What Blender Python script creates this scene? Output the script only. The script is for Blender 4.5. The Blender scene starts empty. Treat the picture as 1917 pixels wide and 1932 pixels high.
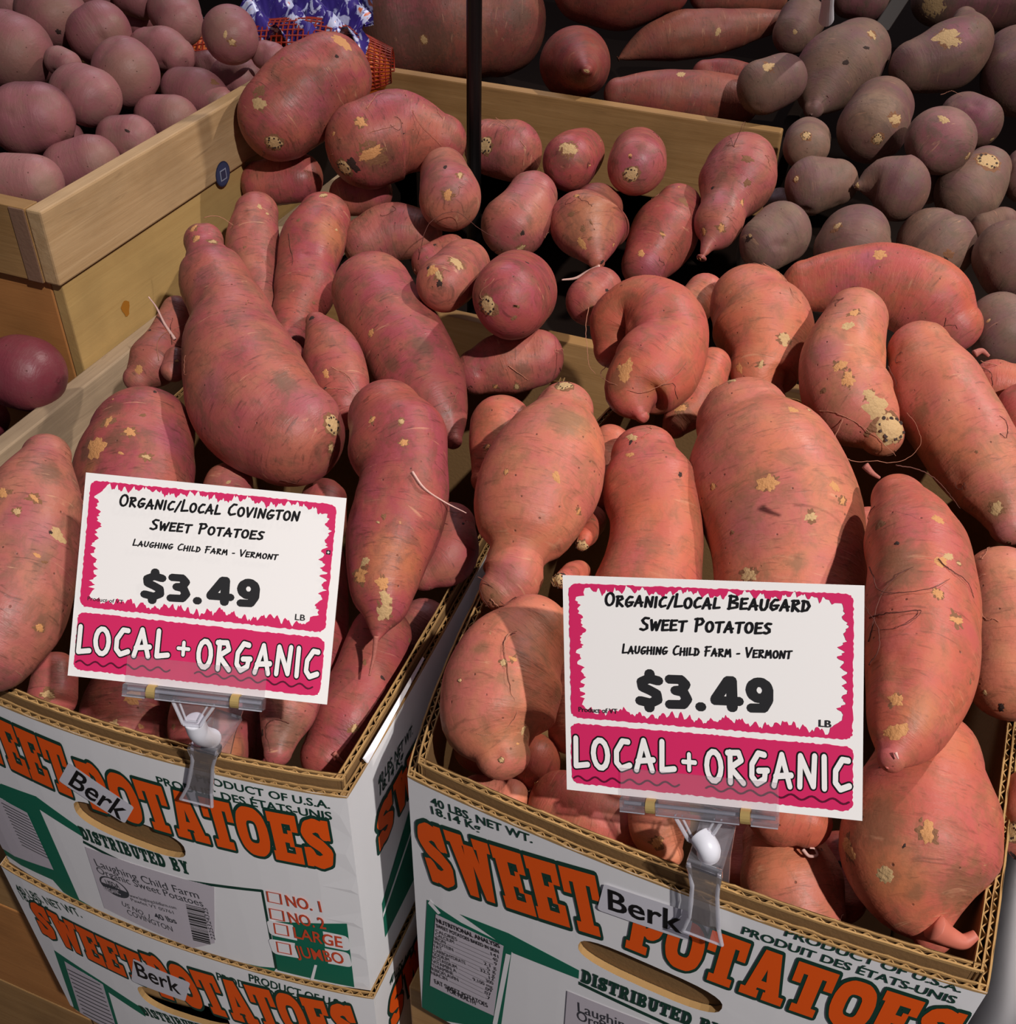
import bpy, bmesh, math, random
import numpy as np
from mathutils import Vector, Matrix, geometry
from mathutils.bvhtree import BVHTree
SC = bpy.context.scene
COL = SC.collection
Z0 = 1.35                                   # height of the camera above the floor, metres
# ------------------------------------------------------------------ camera
F = 2050.0; CX, CY = 958.5, 966.0           # focal length and centre in pixels of the 1917x1932 frame
R = np.array([[0.93132903, 0.36352461, 0.0218195], [0.24912437, -0.59224876, -0.7662757], [-0.26563751, 0.71909058, -0.6421413]])
cam = bpy.data.cameras.new('camera'); camo = bpy.data.objects.new('camera', cam); COL.objects.link(camo)
cam.sensor_fit = 'HORIZONTAL'; cam.sensor_width = 36.0; cam.lens = F / 1917 * 36.0; cam.clip_start = .02
M = Matrix.Identity(4)
for k in range(3):
    M[k][0] = R[0][k]; M[k][1] = -R[1][k]; M[k][2] = -R[2][k]
M[2][3] = Z0
camo.matrix_world = M
SC.camera = camo
# ------------------------------------------------------------------ world, ceiling spots and fill, exposure
w = bpy.data.worlds.new('world'); SC.world = w; w.use_nodes = True
w.node_tree.nodes['Background'].inputs[0].default_value = (.80, .78, 1.0, 1)
w.node_tree.nodes['Background'].inputs[1].default_value = .085
def spot(name, loc, target, energy, color, size, ang, blend=1.0):
    l = bpy.data.lights.new(name, 'SPOT'); l.energy = energy; l.color = color; l.shadow_soft_size = size; l.spot_size = math.radians(ang); l.spot_blend = blend
    o = bpy.data.objects.new(name, l); COL.objects.link(o); o.location = Vector(loc) + Vector((0, 0, Z0))
    o.rotation_euler = (Vector(target) - Vector(loc)).to_track_quat('-Z', 'Y').to_euler()
spot('track_spot', (1.15, 2.25, 1.75), (-.2, .72, -.5), 210, (1, .92, .84), .03, 42)
spot('track_spot', (1.6, -.80, 2.05), (.06, .45, -.55), 450, (1, .95, .92), .035, 42)
def area(name, loc, target, energy, color, sx, sy):
    l = bpy.data.lights.new(name, 'AREA'); l.shape = 'RECTANGLE'; l.size = sx; l.size_y = sy; l.energy = energy; l.color = color
    o = bpy.data.objects.new(name, l); COL.objects.link(o); o.location = Vector(loc) + Vector((0, 0, Z0))
    o.rotation_euler = (Vector(target) - Vector(loc)).to_track_quat('-Z', 'Y').to_euler()
area('ceiling_fill', (-1.3, 2.6, 1.75), (-.5, 1.0, -.4), 20, (.86, .84, 1.0), 1.2, .6)  # soft cool fill light, added above the left side
SC.view_settings.view_transform = 'Standard'; SC.view_settings.look = 'None'; SC.view_settings.gamma = 1.0; SC.view_settings.exposure = 0.0
SC.view_settings.use_curve_mapping = False
# ------------------------------------------------------------------ helpers
def ray(p): return R.T @ np.array([(p[0] - CX) / F, (p[1] - CY) / F, 1.0])
def at(p, x=None, y=None, z=None):          # the point on the plane x=, y= or z= seen at pixel p (camera height = 0)
    d = ray(p); t = x / d[0] if x is not None else (y / d[1] if y is not None else z / d[2])
    return d * t
def lin(c):
    return tuple(((v / 255) / 12.92 if v / 255 <= .04045 else ((v / 255 + .055) / 1.055) ** 2.4) for v in c) + (1,)
class NT:                                    # a terse node-tree writer
    def __init__(s, name):
        s.m = bpy.data.materials.new(name); s.m.use_nodes = True; s.t = s.m.node_tree; s.b = s.t.nodes['Principled BSDF']
    def n(s, typ, ins=None, **kw):
        q = s.t.nodes.new(typ)
        for k, v in kw.items(): setattr(q, k, v)
        for k, v in (ins or {}).items():
            if isinstance(v, bpy.types.NodeSocket): s.t.links.new(v, q.inputs[k])
            else: q.inputs[k].default_value = v
        return q
    def link(s, a, b): s.t.links.new(a, b)
    def ramp(s, fac, stops):
        q = s.n('ShaderNodeValToRGB', {0: fac}); e = q.color_ramp.elements
        for i, (p, c) in enumerate(stops):
            x = e[i] if i < 2 else e.new(p)
            x.position = p; x.color = c if len(c) == 4 else (*c, 1)
        return q.outputs[0]
    def mix(s, fac, a, b, mode='MIX'):
        q = s.n('ShaderNodeMix', data_type='RGBA', blend_type=mode)
        for i, v in ((0, fac), (6, a), (7, b)):
            if isinstance(v, bpy.types.NodeSocket): s.t.links.new(v, q.inputs[i])
            else: q.inputs[i].default_value = v
        return q.outputs[2]
    def noise(s, vec, scale, detail=4, rough=.55, dist=0):
        return s.n('ShaderNodeTexNoise', {'Vector': vec, 'Scale': scale, 'Detail': detail, 'Roughness': rough, 'Distortion': dist}).outputs[0]
def plain(name, rgb, rough=.6, metal=0, bump=0, bscale=200, spec=.4):
    t = NT(name); t.b.inputs['Base Color'].default_value = lin(rgb); t.b.inputs['Roughness'].default_value = rough; t.b.inputs['Metallic'].default_value = metal
    t.b.inputs['Specular IOR Level'].default_value = spec
    if bump:
        co = t.n('ShaderNodeTexCoord').outputs['Object']
        nb = t.n('ShaderNodeBump', {'Strength': bump, 'Distance': .001, 'Height': t.noise(co, bscale)}); t.link(nb.outputs[0], t.b.inputs['Normal'])
    return t.m
def B4(x): return (x, x, x, 1)
def skin(name, c1, c2, c3, dirt, peel=.5, dirtamt=.5, rough=.5, lines=.5, tan=(186, 122, 72)):
    t = NT(name)
    st = t.n('ShaderNodeAttribute', attribute_name='straight').outputs['Vector']     # coordinates along and around the tuber
    mk = t.n('ShaderNodeAttribute', attribute_name='marks'); sep = t.n('ShaderNodeSeparateColor', {0: mk.outputs['Color']})
    rnd = t.n('ShaderNodeObjectInfo').outputs['Random']
    n1 = t.noise(st, 22, 3, .5, .4)
    col = t.ramp(n1, [(.36, lin(c1)), (.64, lin(c2))])
    n2 = t.noise(st, 48, 5, .6)
    col = t.mix(t.ramp(n2, [(.50, B4(0)), (.75, B4(.8))]), col, lin(c3))
    # violet blush, tan and dirt painted where the photographed skin carries them
    brk = t.noise(st, 140, 5, .65)
    def msk(sock, lo, hi, amp):
        a = t.n('ShaderNodeMath', {0: brk, 1: -.5}, operation='ADD').outputs[0]
        a = t.n('ShaderNodeMath', {0: a, 1: amp, 2: sock}, operation='MULTIPLY_ADD').outputs[0]
        return t.n('ShaderNodeMapRange', {0: a, 1: lo, 2: hi}, interpolation_type='SMOOTHSTEP').outputs[0]
    v = t.n('ShaderNodeMath', {0: msk(sep.outputs[2], .1, .9, .5), 1: .5}, operation='MULTIPLY').outputs[0]
    col = t.mix(v, col, lin((150, 70, 92)))
    v = t.n('ShaderNodeMath', {0: msk(sep.outputs[0], .1, .8, .6), 1: .6}, operation='MULTIPLY').outputs[0]
    col = t.mix(v, col, lin(tan))
    v = t.n('ShaderNodeMath', {0: msk(sep.outputs[1], .15, .75, 1.4), 1: .75}, operation='MULTIPLY').outputs[0]
    col = t.mix(v, col, lin(dirt))
    # dull earth film, thin cross scratches, small pits
    film = t.ramp(t.noise(st, 60, 9, .74, .5), [(.47, B4(0)), (.64, B4(dirtamt))])
    col = t.mix(film, col, lin(dirt))
    mp = t.n('ShaderNodeVectorMath', {0: st, 1: (.16, .16, 1)}, operation='MULTIPLY').outputs[0]
    ln = t.noise(mp, 420, 3, .6, .8)
    col = t.mix(t.ramp(ln, [(.57, B4(0)), (.70, B4(.5 * lines))]), col, lin([x * .5 for x in dirt]))
    ln2 = t.noise(mp, 180, 3, .6, 1.2)
    col = t.mix(t.ramp(ln2, [(.66, B4(0)), (.74, B4(.55 * lines))]), col, lin((205, 150, 112)))
    vo = t.n('ShaderNodeTexVoronoi', {'Vector': st, 'Scale': 95, 'Randomness': 1}).outputs['Distance']
    pits = t.ramp(vo, [(.03, B4(.8)), (.085, B4(0))])
    col = t.mix(pits, col, lin((74, 40, 30)))
    pv = t.noise(t.n('ShaderNodeVectorMath', {0: st, 1: (3.1, 1.7, 5.2)}, operation='ADD').outputs[0], 62, 7, .68, .6)
    pm = t.ramp(pv, [(.715 - .03 * peel, B4(0)), (.73 - .03 * peel, B4(.75))])
    col = t.mix(pm, col, lin((198, 142, 96)))
    hsv = t.n('ShaderNodeHueSaturation', {'Hue': t.n('ShaderNodeMapRange', {0: rnd, 3: .494, 4: .506}).outputs[0], 'Saturation': t.n('ShaderNodeMapRange', {0: rnd, 3: 1.0, 4: .93}).outputs[0],
            'Value': t.n('ShaderNodeMapRange', {0: t.n('ShaderNodeMath', {0: rnd, 1: 7.3}, operation='MULTIPLY').outputs[0], 1: 0, 2: 7.3, 3: .92, 4: 1.06}).outputs[0], 'Color': col})
    t.link(hsv.outputs[0], t.b.inputs['Base Color'])
    t.link(t.ramp(n2, [(.3, B4(rough - .08)), (.7, B4(rough + .15))]), t.b.inputs['Roughness'])
    t.b.inputs['Specular IOR Level'].default_value = .35
    h = t.mix(.5, t.noise(st, 260, 6, .6), ln)
    h = t.mix(.35, h, t.noise(mp, 90, 4, .6))
    h = t.mix(pits, h, B4(0))
    h = t.mix(pm, h, B4(.25))
    nb = t.n('ShaderNodeBump', {'Strength': .55, 'Distance': .0016, 'Height': h}); t.link(nb.outputs[0], t.b.inputs['Normal'])
    return t.m
def wood(name, c1, c2, axis, rough=.6, scale=1.0, dark=(70, 42, 26), ds=.5):
    t = NT(name); co = t.n('ShaderNodeTexCoord').outputs['Object']
    s = [26 * scale] * 3; s[axis] = 1.6 * scale
    mp = t.n('ShaderNodeVectorMath', {0: co, 1: tuple(s)}, operation='MULTIPLY').outputs[0]
    n1 = t.noise(mp, 2.2, 5, .6, 1.4); col = t.ramp(n1, [(.3, lin(c1)), (.7, lin(c2))])
    n2 = t.noise(mp, 9, 4, .6, .6); col = t.mix(t.ramp(n2, [(.62, B4(0)), (.8, B4(ds))]), col, lin(dark))
    col = t.mix(t.ramp(t.noise(co, 14, 3), [(.45, B4(0)), (.75, B4(.35))]), col, lin([v * .72 for v in c1]))
    t.link(col, t.b.inputs['Base Color']); t.b.inputs['Roughness'].default_value = rough; t.b.inputs['Specular IOR Level'].default_value = .25
    nb = t.n('ShaderNodeBump', {'Strength': .35, 'Distance': .001, 'Height': n2}); t.link(nb.outputs[0], t.b.inputs['Normal'])
    return t.m
def clear(name, tint=(250, 250, 252), gloss=1.0, dif=.06):
    t = NT(name); t.t.nodes.remove(t.b)
    tr = t.n('ShaderNodeBsdfTransparent', {0: lin(tint)}); gl = t.n('ShaderNodeBsdfGlossy', {0: (1, 1, 1, 1), 1: .06})
    lw = t.n('ShaderNodeLayerWeight', {0: .18}); f = t.ramp(lw.outputs['Fresnel'], [(0, B4(.02)), (1, B4(.8 * gloss))])
    mx = t.n('ShaderNodeMixShader', {0: f, 1: tr.outputs[0], 2: gl.outputs[0]})
    df = t.n('ShaderNodeBsdfDiffuse', {0: lin((225, 225, 232))}); m2 = t.n('ShaderNodeMixShader', {0: dif, 1: mx.outputs[0], 2: df.outputs[0]})
    t.link(m2.outputs[0], t.t.nodes['Material Output'].inputs[0])
    return t.m
MT = {
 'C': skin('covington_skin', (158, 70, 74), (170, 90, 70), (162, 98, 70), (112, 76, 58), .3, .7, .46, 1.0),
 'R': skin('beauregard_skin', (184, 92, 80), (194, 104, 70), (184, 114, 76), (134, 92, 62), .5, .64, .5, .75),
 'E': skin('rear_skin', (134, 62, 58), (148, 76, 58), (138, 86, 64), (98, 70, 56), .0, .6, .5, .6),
 'F': skin('murasaki_skin', (112, 74, 74), (124, 90, 74), (126, 100, 78), (104, 84, 68), -.3, .8, .62, .6, (146, 122, 94)),
 'A': skin('red_potato_skin', (142, 84, 88), (154, 96, 96), (142, 98, 90), (132, 102, 88), -.5, .5, .5, .2, (140, 106, 88)),
 'B': skin('wine_skin_shaded', (112, 44, 54), (122, 50, 60), (118, 56, 60), (118, 78, 76), -.5, .25, .38, .1),  # wine red darkened further, the bin's shade put into the skin
 'peel': plain('peeled_flesh', (196, 138, 86), .7, 0, .8, 500), 'peelpale': plain('dry_peel', (188, 154, 108), .75, 0, 1, 400),
 'dark': plain('dark_eye', (52, 34, 28), .8, 0, .6, 600), 'dirtpatch': plain('brown_scuff', (128, 86, 58), .8, 0, .8, 500),
 'root': plain('root', (176, 116, 92), .7), 'rootdark': plain('root_dark', (96, 52, 42), .8), 'sprout': plain('sprout', (214, 172, 160), .6), 'tail': plain('tail', (166, 96, 84), .7, 0, .6, 400),
 'kraft': plain('kraft', (126, 96, 62), .85, 0, .3, 300, .15), 'kraftedge': plain('kraft_edge', (172, 136, 88), .85, 0, 0, 0, .15),
 'white': plain('white_board', (234, 233, 234), .55, 0, .06, 60), 'card': plain('card_paper', (246, 243, 240), .6), 'pink': plain('pink_ink', (214, 38, 98), .55),
 'black': plain('black_ink', (14, 14, 16), .5), 'ink': plain('charcoal_ink', (34, 34, 36), .6), 'green': plain('green_ink', (10, 104, 80), .55), 'dkgreen': plain('dark_green_ink', (14, 58, 46), .55),
 'orange': plain('orange_ink', (236, 88, 12), .55), 'redor': plain('red_orange_ink', (206, 74, 42), .55), 'sticker': plain('sticker_paper', (214, 212, 220), .4), 'label': plain('label_paper', (200, 192, 200), .45),
 'greydk': plain('grey_ink', (58, 60, 66), .6),
 'clear': clear('clear_plastic'), 'clear2': clear('clear_sheet', (252, 250, 251), .5, .05), 'edgeglint': clear('clear_edge_glint', (250, 250, 252), 1.0, .35), 'gold': plain('gold_metal', (206, 176, 112), .3, .45), 'knuckle': plain('white_nylon', (226, 226, 234), .35),  # edge tubes: white mixed into the clear as bright edge highlights
 'pole': plain('black_steel', (8, 8, 9), .35), 'deck': plain('deck', (30, 22, 18), .95, spec=.05),  # deck: near-black board colour standing in for shade in the gaps
 'woodA': wood('crate_slat', (172, 138, 98), (192, 160, 120), 1), 'woodX': wood('crate_slat_cross', (150, 112, 68), (170, 132, 86), 0), 'woodend': plain('end_grain', (128, 96, 76), .8, 0, .5, 200),
 'ply': wood('plywood', (172, 138, 86), (182, 150, 96), 1, .6, .5, (140, 96, 56), .25), 'plyfront': wood('plywood_front', (176, 118, 66), (186, 128, 74), 0, .6, .5, (90, 52, 30), .3),
 'rail': wood('grey_rail', (150, 128, 104), (176, 152, 124), 1, .7, 1.0, (84, 66, 52), .6), 'floor': plain('floor_tile', (84, 72, 64), .6),
 'clem': plain('orange_peel', (214, 104, 30), .5, 0, .5, 500), 'net': plain('red_net', (150, 44, 26), .5),
}
class MB:
    def __init__(s): s.v = []; s.f = []; s.m = []; s.mats = []
    def mi(s, m):
        m = MT[m] if isinstance(m, str) else m
        if m not in s.mats: s.mats.append(m)
        return s.mats.index(m)
    def add(s, vs, fs, m):
        o = len(s.v); s.v += [tuple(map(float, v)) for v in vs]; k = s.mi(m)
        for f in fs: s.f.append(tuple(o + i for i in f)); s.m.append(k)
    def box(s, lo, hi, m, ax=None, org=(0, 0, 0)):
        ax = np.eye(3) if ax is None else np.array(ax); org = np.array(org, float)
        c = [org + np.array([(lo, hi)[i][0], (lo, hi)[j][1], (lo, hi)[k][2]]) @ ax for i in (0, 1) for j in (0, 1) for k in (0, 1)]
        s.add(c, [(0, 1, 3, 2), (4, 6, 7, 5), (0, 4, 5, 1), (2, 3, 7, 6), (0, 2, 6, 4), (1, 5, 7, 3)], m)
    def tube(s, pts, rad, m, seg=8, caps=True):
        pts = [np.array(p, float) for p in pts]; n = len(pts); rad = rad if hasattr(rad, '__len__') else [rad] * n
        up = None; vs = []
        for i in range(n):
            d = pts[min(i + 1, n - 1)] - pts[max(i - 1, 0)]; d = d / (np.linalg.norm(d) + 1e-12)
            if up is None: up = np.cross(d, [0.3, .2, 1.] if abs(d[2]) < .9 else [1., 0, 0])
            up = up - d * (up @ d); up /= np.linalg.norm(up) + 1e-12; q = np.cross(d, up)
            vs += [pts[i] + rad[i] * (math.cos(2 * math.pi * k / seg) * up + math.sin(2 * math.pi * k / seg) * q) for k in range(seg)]
        fs = [(i * seg + k, i * seg + (k + 1) % seg, (i + 1) * seg + (k + 1) % seg, (i + 1) * seg + k) for i in range(n - 1) for k in range(seg)]
        if caps: fs += [tuple(range(seg))[::-1], tuple((n - 1) * seg + k for k in range(seg))]
        s.add(vs, fs, m)
    def obj(s, name, parent=None, smooth=False, bevel=0, origin=None):
        me = bpy.data.meshes.new(name); o = bpy.data.objects.new(name, me); COL.objects.link(o)
        wp = parent.get('_w') if parent is not None else None
        v = np.array(s.v, float)
        if origin is None:
            origin = v.mean(0) if len(v) else np.zeros(3)
            if parent is None: origin[2] = v[:, 2].min()
        origin = np.array(origin, float)
        me.from_pydata((v - origin).tolist(), [], s.f)
        for m in s.mats: me.materials.append(m)
        me.polygons.foreach_set('material_index', s.m)
        if smooth: me.polygons.foreach_set('use_smooth', [True] * len(s.f))
        me.update()
        put(o, origin, parent)
        if bevel:
            b = o.modifiers.new('bevel', 'BEVEL'); b.width = bevel; b.segments = 2; b.limit_method = 'ANGLE'
        return o
WPOS = {}
def put(o, origin, parent):                  # origin given with the camera height as zero
    WPOS[o.name] = np.array(origin, float)
    if parent is not None:
        o.parent = parent; o.location = tuple(np.array(origin) - WPOS[parent.name])
    else: o.location = (origin[0], origin[1], origin[2] + Z0)
def empty(name, loc):
    o = bpy.data.objects.new(name, None); COL.objects.link(o); o.empty_display_size = .05; put(o, loc, None); return o
def tag(o, label=None, cat=None, group=None, kind=None):
    for k, v in (('label', label), ('category', cat), ('group', group), ('kind', kind)):
        if v: o[k] = v
    return o
# ------------------------------------------------------------------ surfaces that carry print
class Wall:                                  # an upright carton wall that bows outwards; u along, v up from the rim (negative)
    def __init__(s, org, uax, nax, W, H, bow, lean=0):
        s.o = np.array(org, float); s.u = np.array(uax, float); s.n = np.array(nax, float); s.W = W; s.H = H; s.b = bow; s.lean = lean
    def bow(s, u): return s.b * max(0.0, math.sin(math.pi * min(max(u / s.W, 0), 1))) ** .8
    def pt(s, u, v, off=0): return s.o + s.u * u + np.array([0, 0, 1.]) * v + s.n * (s.bow(u) + off)
    def fit(s, u, v): return min(max(u, .0005), s.W - .0005), min(max(v, -s.H + .0005), -.0006)
    def uv(s, p):
        d = ray(p); b = 0
        for _ in range(12):
            q = d * (((s.o + s.n * b) @ s.n) / (d @ s.n)); u = (q - s.o) @ s.u; b = s.bow(u)
        return np.array([u, q[2] - s.o[2]])
class Card:
    def __init__(s, c, th):
        c = np.array(c); s.o = c[3]; s.ex = (c[2] - c[3]); s.W = np.linalg.norm(s.ex); s.ex /= s.W; e = c[0] - c[3]; s.H = np.linalg.norm(e); s.ey = e / s.H
        s.n = np.cross(s.ex, s.ey); s.n /= np.linalg.norm(s.n)
    def fit(s, u, v): return u, v
    def pt(s, u, v, off=0): return s.o + s.ex * u + s.ey * v + s.n * off
    def uv(s, p):
        d = ray(p); q = d * ((s.o @ s.n) / (d @ s.n)); return np.array([(q - s.o) @ s.ex, (q - s.o) @ s.ey])
# ------------------------------------------------------------------ lettering: every glyph is a list of convex polygons, cap height 1
def hull(pts):
    pts = sorted(set((round(x, 5), round(y, 5)) for x, y in pts))
    def half(ps):
        h = []
        for p in ps:
            while len(h) > 1 and (h[-1][0] - h[-2][0]) * (p[1] - h[-2][1]) - (h[-1][1] - h[-2][1]) * (p[0] - h[-2][0]) <= 0: h.pop()
            h.append(p)
        return h
    a = half(pts); b = half(pts[::-1]); return a[:-1] + b[:-1]
def grow(poly, r, k=8):
    return hull([(x + r * math.cos(2 * math.pi * i / k), y + r * math.sin(2 * math.pi * i / k)) for x, y in poly for i in range(k)])
def stroke(pts, wd, rnd=True):
    out = []
    for a, b in zip(pts, pts[1:]):
        if rnd: out.append(grow([a, b], wd / 2, 10))
        else:
            dx, dy = b[0] - a[0], b[1] - a[1]; L = math.hypot(dx, dy) or 1; nx, ny = -dy / L * wd / 2, dx / L * wd / 2
            out.append(hull([(a[0] + nx, a[1] + ny), (b[0] + nx, b[1] + ny), (b[0] - nx, b[1] - ny), (a[0] - nx, a[1] - ny)]))
    return out
def arc(cx, cy, rx, ry, a0, a1, n=10):
    return [(cx + rx * math.cos(math.radians(a0 + (a1 - a0) * i / n)), cy + ry * math.sin(math.radians(a0 + (a1 - a0) * i / n))) for i in range(n + 1)]
def rect(x0, y0, x1, y1): return [(x0, y0), (x1, y0), (x1, y1), (x0, y1)]
HAND = {  # marker capitals: width, strokes
 'A': (.74, [[(0, 0), (.34, 1)], [(.34, 1), (.62, 0)], [(.08, .3), (.68, .36)]]), 'B': (.66, [[(.06, 0), (.08, 1)], [(.0, .98), (.46, .92), (.54, .72), (.1, .52)], [(.1, .52), (.58, .42), (.58, .14), (.0, .02)]]),
 'C': (.62, [[(.56, .94), (.34, .96), (.08, .6), (.06, .22), (.24, .02), (.58, .14)]]), 'D': (.66, [[(.08, .02), (.1, .98)], [(0, .98), (.4, .9), (.6, .5), (.42, .12), (.02, .02)]]),
 'E': (.56, [[(.06, 1), (.04, .02)], [(.04, .96), (.52, 1)], [(.05, .52), (.44, .56)], [(.04, .02), (.54, .06)]]), 'F': (.56, [[(.12, 1), (.06, 0)], [(0, .94), (.56, 1)], [(.0, .5), (.44, .56)]]),
 'G': (.70, [[(.58, .94), (.34, .98), (.08, .62), (.06, .22), (.26, .0), (.56, .16), (.6, .42)], [(.34, .42), (.68, .44)]]), 'H': (.66, [[(.06, 1), (.04, 0)], [(.56, 1), (.58, 0)], [(.0, .46), (.62, .54)]]),
 'I': (.22, [[(.1, 1), (.08, 0)]]), 'L': (.52, [[(.1, 1), (.04, .04)], [(.04, .04), (.52, .1)]]), 'M': (.82, [[(.04, 0), (.16, .98)], [(.16, .98), (.38, .36)], [(.38, .36), (.62, 1)], [(.62, 1), (.76, 0)]]),
 'N': (.68, [[(.04, 0), (.1, .98)], [(.1, .98), (.56, .04)], [(.56, .04), (.64, 1)]]), 'O': (.68, [arc(.33, .48, .29, .48, 100, 460, 14)]), 'P': (.6, [[(.1, 0), (.12, .98)], [(0, .94), (.42, .98), (.56, .76), (.42, .54), (.1, .46)]]),
 'R': (.66, [[(.08, 0), (.1, .98)], [(0, .96), (.44, .98), (.54, .74), (.1, .48)], [(.1, .48), (.6, .0)]]), 'S': (.56, [[(.52, .94), (.26, .98), (.08, .78), (.2, .58), (.44, .42), (.46, .16), (.22, .02), (.0, .1)]]),
 'T': (.62, [[(.32, .98), (.28, 0)], [(0, .94), (.64, 1)]]), 'U': (.66, [[(.06, 1), (.04, .3), (.18, .04), (.4, .06), (.56, .34), (.6, 1)]]), 'V': (.64, [[(.02, 1), (.26, .0)], [(.26, .0), (.62, 1)]]),
 'W': (.86, [[(.02, 1), (.18, 0)], [(.18, 0), (.42, .8)], [(.42, .8), (.58, 0)], [(.58, 0), (.84, 1)]]), '/': (.4, [[(0, -.1), (.4, 1.08)]]), '-': (.34, [[(.02, .42), (.3, .44)]]), '+': (.62, [[(.3, .18), (.3, .82)], [(.0, .5), (.6, .5)]]), ' ': (.42, []),
}
HEAVY = {  # fat price figures
 '3': (.66, [[(.1, .86), (.38, .86), (.5, .72), (.4, .56), (.24, .54)], [(.24, .54), (.44, .5), (.53, .3), (.42, .14), (.08, .13)]]),
 '4': (.78, [[(.46, .88), (.12, .34)], [(.12, .3), (.7, .3)], [(.54, .88), (.54, .12)]]), '9': (.72, [arc(.36, .64, .21, .23, 0, 360, 16), [(.57, .66), (.56, .36), (.44, .14), (.16, .13)]]),
 '.': (.3, [[(.12, .1), (.13, .1)]]), '$': (.7, [[(.58, .80), (.34, .86), (.14, .76), (.16, .6), (.34, .52), (.52, .42), (.54, .24), (.36, .14), (.08, .2)], [(.36, 1.0), (.36, .9)], [(.32, .1), (.32, .0)]]),
}
def slab():                                  # wide slab capitals of the carton
    t = .27; G = {}
    bar = lambda x0, y0, x1, y1: rect(x0, y0, x1, y1)
    G['E'] = (.78, [bar(.06, 0, .36, 1), bar(0, .8, .76, 1), bar(0, 0, .78, .2), bar(.3, .42, .58, .6), bar(.58, .66, .76, 1), bar(.6, 0, .78, .36), bar(.48, .34, .6, .68)])
    G['T'] = (.84, [bar(.27, 0, .57, 1), bar(0, .8, .84, 1), bar(0, .6, .18, 1), bar(.66, .6, .84, 1), bar(.16, 0, .68, .17)])
    G['P'] = (.82, [bar(.08, 0, .38, 1), bar(0, .83, .5, 1), bar(0, 0, .5, .17), bar(.3, .38, .54, .55)] + stroke(arc(.5, .69, .16, .225, -90, 90, 8), .26))
    G['O'] = (.86, stroke([(.43 + .285 * math.copysign(abs(math.cos(a)) ** .75, math.cos(a)), .5 + .37 * math.copysign(abs(math.sin(a)) ** .75, math.sin(a))) for a in [2 * math.pi * i / 24 for i in range(25)]], .28))
    G['S'] = (.80, stroke([(.62, .72), (.56, .84), (.4, .88), (.22, .82), (.15, .70), (.24, .58), (.5, .46), (.64, .34), (.6, .18), (.42, .11), (.24, .15), (.16, .28)], .27) + [bar(.58, .6, .76, 1.0), bar(.03, .0, .2, .4)])
    G['W'] = (1.14, [[(.06, 1), (.38, 1), (.48, 0), (.24, 0)], [(.44, .86), (.62, .86), (.48, 0), (.3, 0)], [(.5, .86), (.7, .86), (.9, 0), (.68, 0)], [(.8, 1), (1.08, 1), (.9, 0), (.7, 0)], bar(0, .83, .46, 1), bar(.72, .83, 1.14, 1)])
    G['A'] = (.92, [[(.28, 1), (.52, 1), (.3, 0), (.06, 0)], [(.36, 1), (.62, 1), (.88, 0), (.58, 0)], bar(.24, .22, .66, .38), bar(0, 0, .4, .17), bar(.5, 0, .94, .17)])
    G['D'] = (.86, [bar(.08, 0, .38, 1), bar(0, .83, .5, 1), bar(0, 0, .5, .17)] + stroke(arc(.46, .5, .26, .37, -90, 90, 8), .27))
    G['I'] = (.46, [bar(.08, 0, .38, 1), bar(0, .83, .46, 1), bar(0, 0, .46, .17)])
    G['R'] = (.9, [bar(.08, 0, .38, 1), bar(0, .83, .5, 1), bar(0, 0, .46, .17), bar(.3, .4, .54, .55), [(.4, .45), (.62, .45), (.9, 0), (.58, 0)]] + stroke(arc(.5, .7, .16, .2, -90, 90, 8), .24))
    G['B'] = (.86, [bar(.08, 0, .38, 1), bar(0, .83, .5, 1), bar(0, 0, .5, .17), bar(.3, .43, .5, .57)] + stroke(arc(.5, .74, .16, .17, -90, 90, 8), .22) + stroke(arc(.52, .27, .18, .17, -90, 90, 8), .22))
    G['U'] = (.86, [bar(.08, .3, .36, 1), bar(.52, .3, .78, 1), bar(0, .83, .44, 1), bar(.46, .83, .86, 1)] + stroke(arc(.43, .32, .2, .2, 180, 360, 8), .26))
    G['Y'] = (.86, [bar(.28, 0, .58, .5), [(.04, 1), (.34, 1), (.56, .4), (.3, .4)], [(.54, 1), (.82, 1), (.58, .4), (.32, .4)], bar(0, .85, .4, 1), bar(.5, .85, .86, 1), bar(.18, 0, .68, .15)])
    G[' '] = (.5, []); return G
SLAB = slab()
def vec_text(s, font, wd=.14, slant=0, jit=0, small=None, gap=.1, fat=0):
    rs = random.Random(len(s)); x = 0; out = []; first = True
    for ch in s:
        w_, g = font[ch.upper()]; k = 1.0
        if small: k = 1.0 if (first and ch.isalpha()) else small
        first = ch in ' /-' if small else first
        dy = rs.uniform(-jit, jit)
        polys = []
        if font is SLAB: polys = g
        else:
            for stx in g: polys += stroke(stx, wd / k)
        for p in polys: out.append([(x + k * (px + slant * py) * (1 + fat), k * py + dy) for px, py in p])
        x += k * w_ * (1 + fat) + gap
    return out, x - gap
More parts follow.
